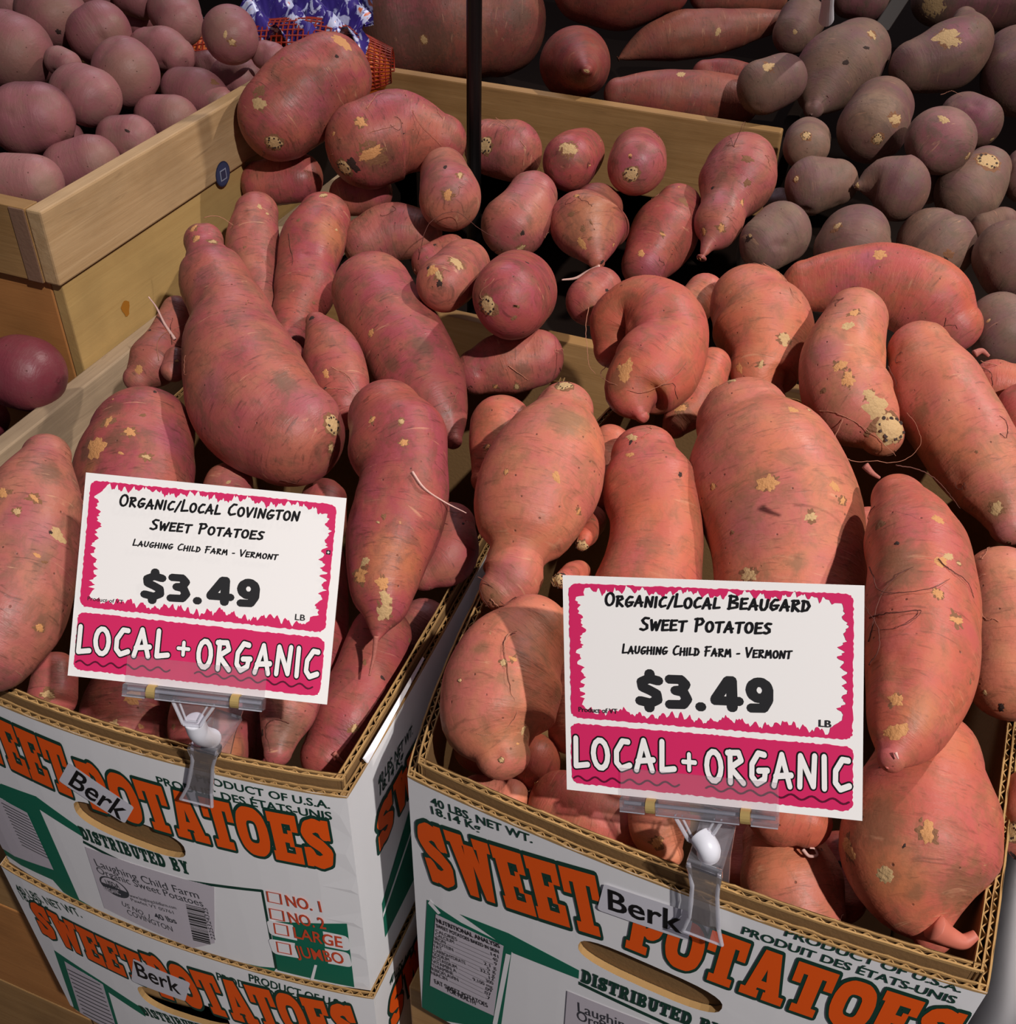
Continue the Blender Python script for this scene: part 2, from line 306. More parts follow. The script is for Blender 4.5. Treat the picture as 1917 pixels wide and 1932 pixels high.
def font_text(s, bold=0.0):
    cu = bpy.data.curves.new('text', 'FONT'); cu.body = s; cu.size = 1; cu.offset = bold; cu.resolution_u = 3
    o = bpy.data.objects.new('text', cu); COL.objects.link(o); dg = bpy.context.evaluated_depsgraph_get(); dg.update(); m = o.evaluated_get(dg).to_mesh()
    v = [(q.co.x / .69, q.co.y / .69) for q in m.vertices]; polys = [[v[i] for i in p.vertices] for p in m.polygons]
    x0 = min(q[0] for q in v); x1 = max(q[0] for q in v)
    bpy.data.objects.remove(o); bpy.data.curves.remove(cu)
    return [[(a - x0, b) for a, b in p] for p in polys], x1 - x0
def area2(p): return sum(p[i - 1][0] * p[i][1] - p[i][0] * p[i - 1][1] for i in range(len(p)))
def lay(mb, S, polys, mat, off):             # polygons given in the surface's own metres, merged into one flat print
    V = []; Fc = []
    for p in polys:
        if abs(area2(p)) < 1e-10: continue
        if area2(p) < 0: p = p[::-1]
        Fc.append(list(range(len(V), len(V) + len(p)))); V += [Vector((a * 100, b * 100)) for a, b in p]
    if not Fc: return
    r = geometry.delaunay_2d_cdt(V, [], Fc, 1, 1e-5)
    mb.add([S.pt(*S.fit(v[0] / 100, v[1] / 100), off) for v in r[0]], [tuple(f) if area2([r[0][i] for i in f]) > 0 else tuple(f[::-1]) for f, o in zip(r[2], r[5]) if o], mat)
def run(S, polys, wd, p0, p1, pt):           # fit text polygons between two baseline pixels, pt: a pixel at the cap line above p0
    a, b, c = S.uv(p0), S.uv(p1), S.uv(pt); d = b - a; L = np.linalg.norm(d); d /= L; nn = np.array([-d[1], d[0]]); h = (c - a) @ nn
    return [[tuple(a + d * (x * L / wd) + nn * (y * h)) for x, y in p] for p in polys], h
def words(mb, S, s, p0, p1, pt, mat, off=.0004, font=None, outline=None, ow=.065, **kw):
    polys, wd = font_text(s, kw.get('bold', 0)) if font is None else vec_text(s, font, **kw)
    if outline:
        o2, h = run(S, [grow(p, ow) for p in polys], wd, p0, p1, pt); lay(mb, S, o2, outline, off - .00018)
    q, h = run(S, polys, wd, p0, p1, pt); lay(mb, S, q, mat, off); return mb
def pxpoly(mb, S, pts, mat, off=.0002, sub=1):
    uv = [tuple(S.uv(p)) for p in pts]
    tri_fill(mb, S, [uv], mat, off)
def tri_fill(mb, S, loops, mat, off, step=.012, prt=True):
    V = []; E = []
    for lp in loops:
        n0 = len(V); q = []
        for a, b in zip(lp, lp[1:] + lp[:1]):
            k = max(1, int(math.hypot(b[0] - a[0], b[1] - a[1]) / step)); q += [(a[0] + (b[0] - a[0]) * i / k, a[1] + (b[1] - a[1]) * i / k) for i in range(k)]
        V += q; E += [(n0 + i, n0 + (i + 1) % len(q)) for i in range(len(q))]
    us = [v[0] for v in V]; u = min(us) + step
    vs = [v[1] for v in V]
    while u < max(us):
        y = min(vs) + step / 2
        while y < max(vs): V.append((u + .0007 * math.sin(y * 999), y)); y += step * 2
        u += step
    r = geometry.delaunay_2d_cdt([Vector(v) for v in V], E, [], 0, 1e-6)
    vv, ff = r[0], r[2]
    def inside(p):
        c = False
        for lp in loops:
            for (x0, y0), (x1, y1) in zip(lp, lp[1:] + lp[:1]):
                if (y0 > p[1]) != (y1 > p[1]) and p[0] < (x1 - x0) * (p[1] - y0) / (y1 - y0) + x0: c = not c
        return c
    fs = []
    for f in ff:
        ce = (sum(vv[i][0] for i in f) / len(f), sum(vv[i][1] for i in f) / len(f))
        if inside(ce):
            if area2([vv[i] for i in f]) < 0: f = f[::-1]
            fs.append(tuple(f))
    mb.add([S.pt(*(S.fit(v[0], v[1]) if prt else (v[0], v[1])), off) for v in vv], fs, mat)
# ------------------------------------------------------------------ the setting
def board(name, lo, hi, m, parent=None, bevel=.0015):
    mb = MB(); mb.box(lo, hi, m); return mb.obj(name, parent, bevel=bevel)
tag(board('floor', (-3, -1.5, -1.37), (3, 4, -Z0), 'floor'), kind='structure')
for nm, lo, hi in (('wall_back', (-3, 4, -Z0), (3, 4.1, 1.6)), ('wall_left', (-3.1, -1.5, -Z0), (-3, 4, 1.6)), ('wall_right', (3, -1.5, -Z0), (3.1, 4, 1.6))): tag(board(nm, lo, hi, 'floor'), kind='structure')
# display table under the heaps
tb = tag(empty('display_table', (-.2, 1.5, -Z0)), 'dark wooden display table deck under the heaps behind the cartons', 'table')
board('table_top', (-1.25, .80, -.665), (1.0, 2.3, -.64), 'deck', tb)
for x in (-1.2, .95):
    for y in (.86, 2.24): board('leg', (x - .03, y - .03, -Z0), (x + .03, y + .03, -.665), 'deck', tb)
# low bin: grey side rail, front board and back bin
bn = tag(empty('display_bin', (-.25, .85, -.64)), 'weathered low wooden bin holding the heap behind the two cartons', 'bin')
board('side_rail', (-.637, .36, -.62), (-.620, 1.205, -.53), 'rail', bn)
board('front_board', (-.618, .877, -.64), (.30, .893, -.55), 'woodX', bn)
board('end_board', (.302, .877, -.64), (.318, 1.9, -.56), 'rail', bn)
sh = tag(empty('low_bin', (-.9, .5, -.64)), 'dark shallow wooden bin at the left edge with wine-red potatoes', 'bin')
board('bottom_board', (-1.2, .33, -.64), (-.639, .625, -.627), 'deck', sh); board('front_board', (-1.2, .315, -.66), (-.639, .328, -.60), 'plyfront', sh)
# plywood riser under the slatted crate
rs = tag(empty('plywood_riser', (-.75, .95, -.64)), 'yellowish plywood riser box under the crate of red potatoes', 'riser box')
board('side_panel', (-.652, .634, -.64), (-.640, 1.03, -.4485), 'ply', rs)
board('front_panel', (-1.2, .634, -.64), (-.6525, .646, -.4485), 'plyfront', rs)
board('top_panel', (-1.2, .6465, -.46), (-.6525, 1.03, -.4485), 'plyfront', rs)
mb = MB(); q = at((237, 582), x=-.640)
mb.add([q + np.array([.0004, .0055 * math.cos(a) * (1 + .3 * math.sin(3 * a)), .008 * math.sin(a)]) for a in np.linspace(0, 2 * math.pi, 13)[:-1]], [tuple(range(12))], plain('resin', (156, 100, 30), .5))
tag(mb.obj('resin_spot', rs), 'amber resin spot')
# slatted crate
cr = tag(empty('wooden_crate', (-.85, .95, -.447)), 'pale wooden slatted crate full of red potatoes, with a small round sticker', 'crate')
board('side_board', (-.652, .628, -.447), (-.636, 1.03, -.381), 'woodA', cr, .002)
mb = MB(); mb.box((-1.25, .628, -.447), (-.6525, .644, -.381), 'woodX'); mb.box((-.668, .6268, -.4468), (-.6525, .628, -.3815), 'woodend'); mb.obj('front_board', cr, bevel=.002)
board('bottom_board', (-1.25, .6445, -.4465), (-.6525, 1.03, -.437), 'deck', cr)
board('back_board', (-1.25, 1.031, -.447), (-.636, 1.045, -.395), 'woodX', cr)
q = at((420, 328), x=-.636); mb = MB()
ring = lambda r, dx, m, k=24: mb.add([q + np.array([dx, r * math.cos(a), r * 1.0 * math.sin(a)]) for a in np.linspace(0, 2 * math.pi, k + 1)[:-1]], [tuple(range(k))], m)
ring(.0125, .0003, plain('navy_paper', (40, 48, 74), .5)); ring(.0112, .0005, plain('navy_paper_centre', (54, 64, 96), .5))
mb.box((.0007, -.0052, -.0062), (.0009, .0052, .0045), plain('pale_square', (150, 156, 176), .5), org=q); mb.box((.0009, -.004, -.005), (.001, .004, .0034), plain('dark_square', (52, 58, 84), .5), org=q)
tag(mb.obj('sticker', cr), 'small round navy sticker')
# rear crate
rc = tag(empty('wooden_crate', (-.4, 1.4, -.54)), 'rear wooden crate with a long pale front board, holding the darkest large sweet potatoes', 'crate')
board('front_board', (-.634, 1.213, -.54), (-.141, 1.229, -.44), 'woodX', rc, .002)
board('side_board', (-.157, 1.2295, -.54), (-.141, 1.75, -.475), 'deck', rc, .002); board('side_board', (-.634, 1.2295, -.54), (-.618, 1.75, -.475), 'deck', rc, .002)
board('bottom_board', (-.6175, 1.2295, -.54), (-.1575, 1.75, -.53), 'deck', rc)
for x in (-.60, -.20): board('foot', (x, 1.24, -.64), (x + .03, 1.7, -.5405), 'deck', rc)
# wooden base under and beside the cartons
wb = tag(empty('plank_stand', (-.8, .6, -Z0)), 'brown plank-faced wooden stand at the lower left beside the stacked cartons', 'stand')
board('front_plank', (-1.2, .345, -.80), (-.562, .362, -.668), 'plyfront', wb); board('front_plank', (-1.2, .345, -.955), (-.562, .362, -.802), 'woodX', wb); board('front_plank', (-1.2, .345, -1.15), (-.562, .362, -.957), 'plyfront', wb); board('front_plank', (-1.2, .345, -1.35), (-.562, .362, -1.152), 'woodX', wb)
board('corner_post', (-.60, .363, -Z0), (-.562, .42, -.668), 'woodA', wb); board('top_board', (-1.2, .345, -.667), (-.562, .62, -.655), 'deck', wb)
for n, (x0, x1, z) in (('wooden_plinth', (-.56, -.20, -.9905)), ('wooden_plinth', (-.19, .46, -.7685))):
    tag(board(n, (x0, .335, -Z0), (x1, .79, z), 'woodX'), 'brown wooden plinth under the ' + ('left carton stack' if x0 < -.5 else 'right carton'), 'plinth')
# ------------------------------------------------------------------ cartons
def flutes(S, parent, v1, o1, o2, u0=0, u1=None, dep=.011, per=.0072):
    u1 = S.W if u1 is None else u1; n = int((u1 - u0) / per * 8); mb = MB(); top = []; rs = random.Random(int(S.W * 1e5))
    for i in range(n + 1):
        u = u0 + (u1 - u0) * i / n; ph = u / per * 2 * math.pi; k = math.asin(math.sin(ph) * .97) / (math.pi / 2)
        top.append((u, (o1 + o2) / 2 + (o2 - o1) / 2 * .92 * k, v1 - .0006 + rs.uniform(-.0004, .0004)))
    vs = []; fs = []
    for i, (u, o, v) in enumerate(top):
        a, b = top[max(i - 1, 0)], top[min(i + 1, n)]; du, do = b[0] - a[0], b[1] - a[1]; L = math.hypot(du, do); nu, no = -do / L * .00028, du / L * .00028
        vs += [S.pt(u + nu, v, o + no), S.pt(u - nu, v, o - no), S.pt(u + nu, v - dep, o + no), S.pt(u - nu, v - dep, o - no)]
    for i in range(n):
        a, b = 4 * i, 4 * i + 4; fs += [(a, b, b + 1, a + 1), (a, a + 2, b + 2, b), (a + 1, b + 1, b + 3, a + 3)]
    mb.add(vs, fs, 'kraftedge'); return mb.obj('flutes', parent)
def rim(mb, S, o1, o2, v1, n=60, seed=0):    # top edge of one liner
    rs = random.Random(seed); vs = []
    for i in range(n + 1):
        o1_, o2_ = o1 + .0002, o2 - .0002; u = S.W * i / n; d = rs.uniform(-.0007, .0005); vs += [S.pt(u, v1 + d, o1_), S.pt(u, v1 + d, o2_), S.pt(u, v1 - .0016, o1_), S.pt(u, v1 - .0016, o2_)]
    mb.add(vs, [(4 * i, 4 * i + 4, 4 * i + 5, 4 * i + 1) for i in range(n)] + [(4 * i, 4 * i + 2, 4 * i + 6, 4 * i + 4) for i in range(n)] + [(4 * i + 1, 4 * i + 5, 4 * i + 7, 4 * i + 3) for i in range(n)], 'kraftedge')
def sheet(mb, S, v0, v1, off, m, n=40, flip=False, loops=None):
    if loops:
        tri_fill(mb, S, [[(0, v0), (S.W, v0), (S.W, v1), (0, v1)]] + loops, m, off, .02, False); return
    vs = []
    for i in range(n + 1): vs += [S.pt(S.W * i / n, v0, off), S.pt(S.W * i / n, v1, off)]
    fs = [(2 * i, 2 * i + 2, 2 * i + 3, 2 * i + 1) for i in range(n)]
    mb.add(vs, [f[::-1] for f in fs] if flip else fs, m)
def oval(S, e0, e1, th):
    a, b = S.uv(e0), S.uv(e1); c = (a + b) / 2; L = np.linalg.norm(b - a) / 2; d = (b - a) / (2 * L); nn = np.array([-d[1], d[0]])
    q = S.uv(((e0[0] + e1[0]) / 2, (e0[1] + e1[1]) / 2 - th)); h = abs((q - c) @ nn); out = []
    for i in range(28):
        t = 2 * math.pi * i / 28; x = math.copysign(abs(math.cos(t)) ** .6, math.cos(t)) * L; y = math.copysign(abs(math.sin(t)) ** .75, math.sin(t)) * h
        out.append(tuple(c + d * x + nn * y))
    return out
def carton(FL, yaw, W, D, H, z1, bow, label, hole=None, flaps='frl', fh=.008):
    u = np.array([math.cos(yaw), math.sin(yaw), 0]); v = np.array([-u[1], u[0], 0]); FL = np.array([FL[0], FL[1], z1])
    root = tag(empty('carton', FL + u * W / 2 + v * D / 2 - np.array([0, 0, H])), label, 'carton', 'white sweet potato cartons')
    WL = {'f': Wall(FL, u, -v, W, H, bow[0]), 'r': Wall(FL + u * W, v, u, D, H, bow[1]), 'b': Wall(FL + u * W + v * D, -u, v, W, H, bow[2]), 'l': Wall(FL + v * D, -v, -u, D, H, bow[3])}
    out = {}
    for k, nm in (('f', 'front_panel'), ('r', 'side_panel'), ('b', 'back_panel'), ('l', 'side_panel')):
        S = WL[k]; mb = MB(); lp = None
        if k == 'f' and hole: lp = [oval(S, *hole)]
        sheet(mb, S, -H, 0, 0, 'white', loops=lp); sheet(mb, S, -H, 0, -.0042, 'kraft', flip=True, loops=lp)
        if lp:
            q = lp[0]; n = len(q); mb.add([S.pt(*p, 0) for p in q] + [S.pt(*p, -.0042) for p in q], [(i, (i + 1) % n, n + (i + 1) % n, n + i) for i in range(n)], 'kraftedge')
        rim(mb, S, 0, -.0006, 0, seed=1); rim(mb, S, -.0036, -.0042, -.0005, seed=2)
        p = mb.obj(nm, root); out[k] = p; flutes(S, p, -.001, -.0006, -.0036)
        if k in flaps:
            S2 = Wall(S.o - S.n * .0048, S.u, S.n, S.W, H, S.b); S2.o = S2.o + S.u * .004; S2.W = S.W - .008; mb = MB()
            sheet(mb, S2, -H + .004, fh, 0, 'kraft'); sheet(mb, S2, -H + .004, fh, -.0042, 'kraft', flip=True); rim(mb, S2, 0, -.0006, fh, seed=3); rim(mb, S2, -.0036, -.0042, fh - .0004, seed=4)
            p2 = mb.obj('inner_flap', root); flutes(S2, p2, fh - .001, -.0006, -.0036, per=.0078)
    mb = MB(); mb.box((0.006, 0.006, 0), (W - .006, D - .006, .004), 'kraft', np.array([u, v, [0, 0, 1]]), FL - np.array([0, 0, H])); mb.obj('bottom_panel', root)
    return root, WL, out
yl = .0431; uL = np.array([math.cos(yl), math.sin(yl), 0])
TRl = np.array([-.2106, .3173, 0]); FLl = TRl - uL * .305
cL, wL, pL = carton(FLl, yl, .305, .457, .2297, -.5263, (.014, .005, .004, .006), "open white carton topping the left stack, with the most tilted Berk sticker", ((140, 1524), (350, 1606), 20))
cR, wR, pR = carton((-.1744, .3243), -.0294, .305, .457, .2699, -.4962, (.0075, .006, .004, .027), "open white carton of salmon sweet potatoes at the front right", ((1091, 1783), (1362, 1903), 23))
cB, wB, pB = carton(FLl + np.array([-.006, -.004, 0]), yl, .315, .457, .2297, -.757, (.013, .004, .004, .004), "lower white carton under the left one, cut by the photo's bottom", ((263, 1874), (432, 1927), 17), flaps='')
cN, wN, pN = carton((.148, .312), -.02, .305, .457, .2699, -.4962, (.008, .005, .004, .004), "neighbouring white carton just showing at the lower right corner of the photo", None, flaps='l')
def barcode(mb, S, a, b, c, m, off, n=26, seed=3):   # bars stacked from a to b, c the far end of the first bar
    rs = random.Random(seed); a, b, c = S.uv(a), S.uv(b), S.uv(c); t = 0; P = []
    while t < 1:
        w_ = rs.choice((.012, .018, .03, .045)); p = [a + (b - a) * t, a + (b - a) * min(t + w_, 1), a + (b - a) * min(t + w_, 1) + (c - a), a + (b - a) * t + (c - a)]
        P.append([tuple(q) for q in p]); t += w_ + rs.choice((.012, .018, .026))
    lay(mb, S, P, m, off)
def sticker(S, parent, pts, txt, p0, p1, pt, off):
    mb = MB(); uv = [S.uv(p) for p in pts]; c = sum(uv) / 4; r = .0022; q = []
    inner = [p + (c - p) / np.linalg.norm(c - p) * r * 1.4 for p in uv]
    q = grow([tuple(p) for p in inner], r, 16); tri_fill(mb, S, [q], 'sticker', off)
    words(mb, S, txt, p0, p1, pt, 'black', off + .0003, bold=.012)
    return tag(mb.obj('sticker', parent), 'white sticker reading Berk')
def halo(mb, S, p0, p1, pt, off, m='white', r=.004):
    a, b, c = S.uv(p0), S.uv(p1), S.uv(pt); d = (b - a) / np.linalg.norm(b - a); nn = np.array([-d[1], d[0]]); h = (c - a) @ nn
    lay(mb, S, [grow([tuple(a), tuple(b), tuple(b + nn * h), tuple(a + nn * h)], r, 12)], m, off)
# left carton, front
S = wL['f']; pf = pL['f']
g = MB()
pxpoly(g, S, [(2, 1478), (68, 1502), (157, 1566), (159, 1580), (75, 1527), (150, 1697), (320, 1795), (400, 1812), (522, 1826), (521, 1846), (440, 1835), (320, 1806), (140, 1706), (100, 1660), (40, 1632), (-20, 1600), (-40, 1500)], 'green')
pxpoly(g, S, [(157, 1585), (275, 1645), (495, 1678), (495, 1683), (275, 1650), (157, 1590)], 'dkgreen')
pxpoly(g, S, [(492, 1678), (497, 1679), (524, 1828), (519, 1827)], 'dkgreen')
pxpoly(g, S, [(511, 1744), (520, 1738), (655, 1742), (669, 1862), (524, 1830)], 'green', .0003)
pxpoly(g, S, [(586, 1848), (592, 1849), (599, 1820), (594, 1819)], 'white', .0005)
g.obj('green_print', pf)
n = MB(); pxpoly(n, S, [(-40, 1480), (52, 1532), (102, 1640), (28, 1614), (-20, 1590)], 'label', .0006)
for i in range(13):
    y = 1530 + i * 6.6; a = (4 + i * 3.2, y - 18), (54 + i * 3.3, y + 8)
    pxpoly(n, S, [a[0], a[1], (a[1][0], a[1][1] + 1.3), (a[0][0], a[0][1] + 1.3)], 'greydk', .0009)
n.obj('nutrition_panel', pf)
t = MB()
words(t, S, 'SWEET', (-72, 1398), (148, 1507), (-62, 1325), 'orange', .0007, SLAB, 'dkgreen', gap=.05)
words(t, S, 'POTATOES', (176, 1524), (637, 1640), (186, 1447), 'orange', .0007, SLAB, 'dkgreen', gap=.05)
t.obj('title_lettering', pf)
t = MB()
words(t, S, 'PRODUCT OF U.S.A.', (372, 1473), (624, 1525), (373, 1460), 'dkgreen', bold=.02)
words(t, S, 'PRODUIT DES \u00c9TATS-UNIS', (299, 1478), (628, 1546), (300, 1465), 'dkgreen', bold=.02)
t.obj('origin_lettering', pf); t = MB()
words(t, S, 'DISTRIBUTED BY', (158, 1582), (361, 1650), (159, 1561), 'dkgreen', .0005, SLAB, gap=.08)
t.obj('distributor_lettering', pf); t = MB()
for i, (s, y0, x0, x1, y1) in enumerate((('NO. 1', 1707, 544, 609, 1719), ('NO. 2', 1739, 549, 617, 1751), ('LARGE', 1767, 557, 648, 1786), ('JUMBO', 1802, 562, 652, 1817))):
    if i > 1: halo(t, S, (x0 - 38, y0 - 8), (x1 + 2, y1), (x0 - 37, y0 - 24), .0006)
    words(t, S, s, (x0, y0), (x1, y1), (x0 - 3, y0 - 20), 'redor', .0009, bold=.015)
    bx = [(x0 - 39, y0 - 27), (x0 - 14, y0 - 22), (x0 - 11, y0 - 3), (x0 - 36, y0 - 8)]
    for a, b in zip(bx, bx[1:] + bx[:1]): lay(t, S, stroke([tuple(S.uv(a)), tuple(S.uv(b))], .0011), 'redor', .0009)
t.obj('grade_lettering', pf)
def label_sheet(S, pf, cor, lines, seal, bc, digits):
    t = MB(); pxpoly(t, S, cor, 'label', .0006)
    for s, a, b, c, bo in lines: words(t, S, s, a, b, c, 'greydk', .0009, bold=bo)
    if seal:
        a = S.uv(seal[0]); r = abs(S.uv((seal[0][0] + seal[1], seal[0][1]))[0] - a[0]); q = lambda rr, a0, a1: [(a[0] + x, a[1] + y) for x, y in arc(0, 0, rr, rr, a0, a1, 24)]
        lay(t, S, stroke(q(r, 0, 360), r * .12), 'greydk', .0009); lay(t, S, [q(r * .93, 180, 360)], 'greydk', .0009)
        words(t, S, 'USDA', (seal[0][0] - seal[1] * .62, seal[0][1] - 5), (seal[0][0] + seal[1] * .55, seal[0][1] + 4), (seal[0][0] - seal[1] * .62, seal[0][1] - 13), 'greydk', .0009, bold=.02)
        words(t, S, 'ORGANIC', (seal[0][0] - seal[1] * .7, seal[0][1] + 6), (seal[0][0] + seal[1] * .6, seal[0][1] + 14), (seal[0][0] - seal[1] * .7, seal[0][1] - 1), 'label', .0012, bold=.02)
    if bc:
        barcode(t, S, *bc, 'ink', .0009); words(t, S, '2225324325', *digits, 'greydk', .0009)
    return tag(t.obj('shipping_label', pf), 'pale paper farm label')
label_sheet(S, pf, [(161, 1596), (405, 1672), (406, 1778), (365, 1788), (198, 1712)],
    [('Laughing Child Farm', (184, 1632), (378, 1694), (186, 1621), .0), ('Organic Sweet Potatoes', (187, 1645), (386, 1709), (189, 1635), .0), ('US NO. 1', (232, 1706), (284, 1731), (233, 1699), .0), ('COVINGTON', (243, 1723), (328, 1756), (244, 1715), .0), ('40 lbs', (296, 1731), (336, 1741), (297, 1722), .02),
     ('www.laughingchildfarm.com', (247, 1690), (335, 1714), (248, 1685), 0), ('Pawlet VT 05761', (250, 1698), (330, 1723), (251, 1693), 0)],
    ((217, 1672), 22), ((352, 1704), (366, 1772), (386, 1712)), ((408, 1772), (392, 1712), (401, 1773)))
sticker(S, pf, [(130, 1436), (256, 1522), (239, 1551), (112, 1469)], 'Berk', (131, 1476), (231, 1544), (141, 1446), .0011)
# left carton, right side
S = wL['r']; pf = pL['r']; t = MB()
words(t, S, '40 LBS. NET WT.', (713, 1486), (778, 1384), (711, 1470), 'dkgreen', bold=.02); words(t, S, '18.14 Kg', (716, 1501), (760, 1432), (714, 1486), 'dkgreen', bold=.02); t.obj('weight_lettering', pf); t = MB()
a, b = S.uv((713, 1608)), S.uv((715, 1525)); h = b[1] - a[1]
for col, gr, off in (('dkgreen', .09, .0006), ('orange', 0, .0009)):
    polys, wd = vec_text('SWEET POTATOES', SLAB, gap=.05); lay(t, S, [[(a[0] + x * .36 / wd, a[1] + y * h) for x, y in (grow(p, gr) if gr else p)] for p in polys], col, off)
t.obj('lettering', pf)
g = MB(); u0, v0 = S.uv((720, 1705)); u1 = .40
tri_fill(g, S, [[(u0, v0), (u0 + .05, v0 + .045), (u1, v0 + .02), (u1, -.20), (u0, -.20)]], 'green', .0003); tri_fill(g, S, [[(u0 - .001, v0 - .012), (u0 + .05, v0 + .02), (u0 + .05, v0 + .016), (u0 - .001, v0 - .017)]], 'white', .0006)
g.obj('green_print', pf)
# white folded strip between the left carton's flap and wall
mb = MB(); A0 = wL['r']
vs = []
for i in range(9):
    u = .022 + .085 * i / 8; k = 1 - .75 * i / 8; vs += [A0.pt(u, .0085 - .0035 * k, .0003 + .0022 * k), A0.pt(u, .0088, -.0004), A0.pt(u, .0079 - .0035 * k, -.0002 + .0022 * k), A0.pt(u, .0081, -.0009)]
mb.add(vs, [f for i in range(8) for f in ((4 * i, 4 * i + 4, 4 * i + 5, 4 * i + 1), (4 * i + 2, 4 * i + 3, 4 * i + 7, 4 * i + 6), (4 * i + 1, 4 * i + 5, 4 * i + 7, 4 * i + 3))], plain('flap_white', (236, 236, 240), .6)); tag(mb.obj('torn_flap', cL), 'bright white folded paper strip')
# right carton, front
S = wR['f']; pf = pR['f']
g = MB()
pxpoly(g, S, [(806, 1697), (870, 1740), (950, 1780), (966, 1792), (945, 1940), (795, 1920)], 'green')
pxpoly(g, S, [(868, 1724), (960, 1760), (1093, 1830), (1092, 1846), (970, 1798), (940, 1775)], 'green', .0003)
pxpoly(g, S, [(812, 1697), (832, 1722), (827, 1724), (808, 1703)], 'white', .0004)
pxpoly(g, S, [(955, 1798), (964, 1801), (938, 1935), (930, 1930)], 'white', .0004)
pxpoly(g, S, [(1092, 1851), (1240, 1920), (1380, 1985), (1380, 1990), (1240, 1926), (1092, 1857)], 'dkgreen')
g.obj('green_print', pf)
n = MB(); pxpoly(n, S, [(823, 1723), (951, 1783), (932, 1915), (812, 1858)], 'label', .0006)
words(n, S, 'NUTRITIONAL ANALYSIS', (826, 1738), (945, 1787), (827, 1731), 'ink', .0009, bold=.02); words(n, S, 'SWEET POTATOES BAKED IN SKIN', (825, 1747), (943, 1797), (825, 1741), 'ink', .0009, bold=.02)
for i, (s, val) in enumerate((('CALORIES', '141'), ('CALCIUM', '40'), ('IRON', '9'), ('PROTEIN', '2.1 g'), ('FAT', '.5 g'), ('CARBOHYDRATE', '32.5 g'), ('SODIUM', '12'), ('POTASSIUM', '300'), ('VITAMIN A', '9,100 mg'), ('THIAMINE', '.09'), ('RIBOFLAVIN', '.07'), ('NIACIN', '.7'))):
    x, y = 824.5 - i * .75, 1757 + i * 7.2; L = len(s) * 5.0
    words(n, S, s, (x, y), (x + L, y + L * .42), (x, y - 6), 'ink', .0009); R_ = 942 - i * 1.35, y + 49; l2 = len(val) * 4.6
    words(n, S, val, (R_[0] - l2, R_[1] - l2 * .42), R_, (R_[0] - l2, R_[1] - l2 * .42 - 6), 'ink', .0009)
    lay(n, S, stroke([tuple(S.uv((x + L + 3, y + L * .42))), tuple(S.uv((R_[0] - l2 - 3, R_[1] - l2 * .42 - 1)))], .0003), 'ink', .0009)
words(n, S, 'EAT SWEET POTATOES', (822, 1853), (922, 1899), (823, 1846), 'ink', .0009, bold=.01); words(n, S, 'FOR HEALTH', (846, 1869), (899, 1894), (847, 1862), 'ink', .0009, bold=.01)
n.obj('nutrition_panel', pf)
t = MB()
words(t, S, 'SWEET', (815, 1660), (1147, 1770), (823, 1558), 'orange', .0007, SLAB, 'dkgreen', gap=.05)
words(t, S, 'POTATOES', (1180, 1785), (1778, 1998), (1190, 1693), 'orange', .0007, SLAB, 'dkgreen', gap=.05)
t.obj('title_lettering', pf)
t = MB()
words(t, S, '40 LBS. NET WT.', (815, 1517), (1006, 1590), (817, 1504), 'dkgreen', bold=.02); words(t, S, '18.14 Kg', (816, 1534), (909, 1569), (817, 1521), 'dkgreen', bold=.02)
t.obj('weight_lettering', pf); t = MB()
words(t, S, 'PRODUCT OF U.S.A.', (1480, 1764), (1813, 1872), (1482, 1750), 'dkgreen', bold=.02); words(t, S, 'PRODUIT DES \u00c9TATS-UNIS', (1399, 1760), (1801, 1893), (1401, 1746), 'dkgreen', bold=.02)
t.obj('origin_lettering', pf); t = MB()
words(t, S, 'DISTRIBUTED BY', (1097, 1851), (1360, 1957), (1100, 1827), 'dkgreen', .0005, SLAB, gap=.08)
t.obj('distributor_lettering', pf)
label_sheet(S, pf, [(1071, 1868), (1380, 1985), (1376, 2090), (1063, 1975)], [('Laughing Child Farm', (1092, 1906), (1345, 2000), (1096, 1890), 0), ('Organic Sweet Potatoes', (1090, 1921), (1356, 2022), (1093, 1905), 0)], None, None, None)
sticker(S, pf, [(1138, 1665), (1312, 1722), (1302, 1771), (1127, 1711)], 'Berk', (1150, 1711), (1288, 1757), (1157, 1676), .0011)
# lower carton
S = wB['f']; pf = pB['f']
g = MB(); pxpoly(g, S, [(102, 1792), (190, 1850), (275, 1906), (275, 1918), (205, 1872), (240, 1990), (170, 1990)], 'green'); g.obj('green_print', pf)
n = MB(); pxpoly(n, S, [(122, 1812), (195, 1856), (230, 1970), (165, 1950)], 'label', .0006)
for i in range(14):
    a = (128 + i * 3.0, 1826 + i * 8.2); pxpoly(n, S, [a, (a[0] + 62, a[1] + 30), (a[0] + 62, a[1] + 31.4), (a[0], a[1] + 1.4)], 'greydk', .0009)
n.obj('nutrition_panel', pf)
t = MB()
words(t, S, 'SWEET', (80, 1758), (283, 1862), (62, 1700), 'orange', .0007, SLAB, 'dkgreen', gap=.05); words(t, S, 'POTATOES', (306, 1878), (690, 1976), (311, 1812), 'orange', .0007, SLAB, 'dkgreen', gap=.05)
t.obj('title_lettering', pf)
t = MB(); words(t, S, '40 LBS. NET WT.', (37, 1683), (157, 1731), (36, 1671), 'dkgreen', bold=.02); words(t, S, '18.14 Kg', (44, 1696), (97, 1722), (43, 1684), 'dkgreen', bold=.02); t.obj('weight_lettering', pf); t = MB()
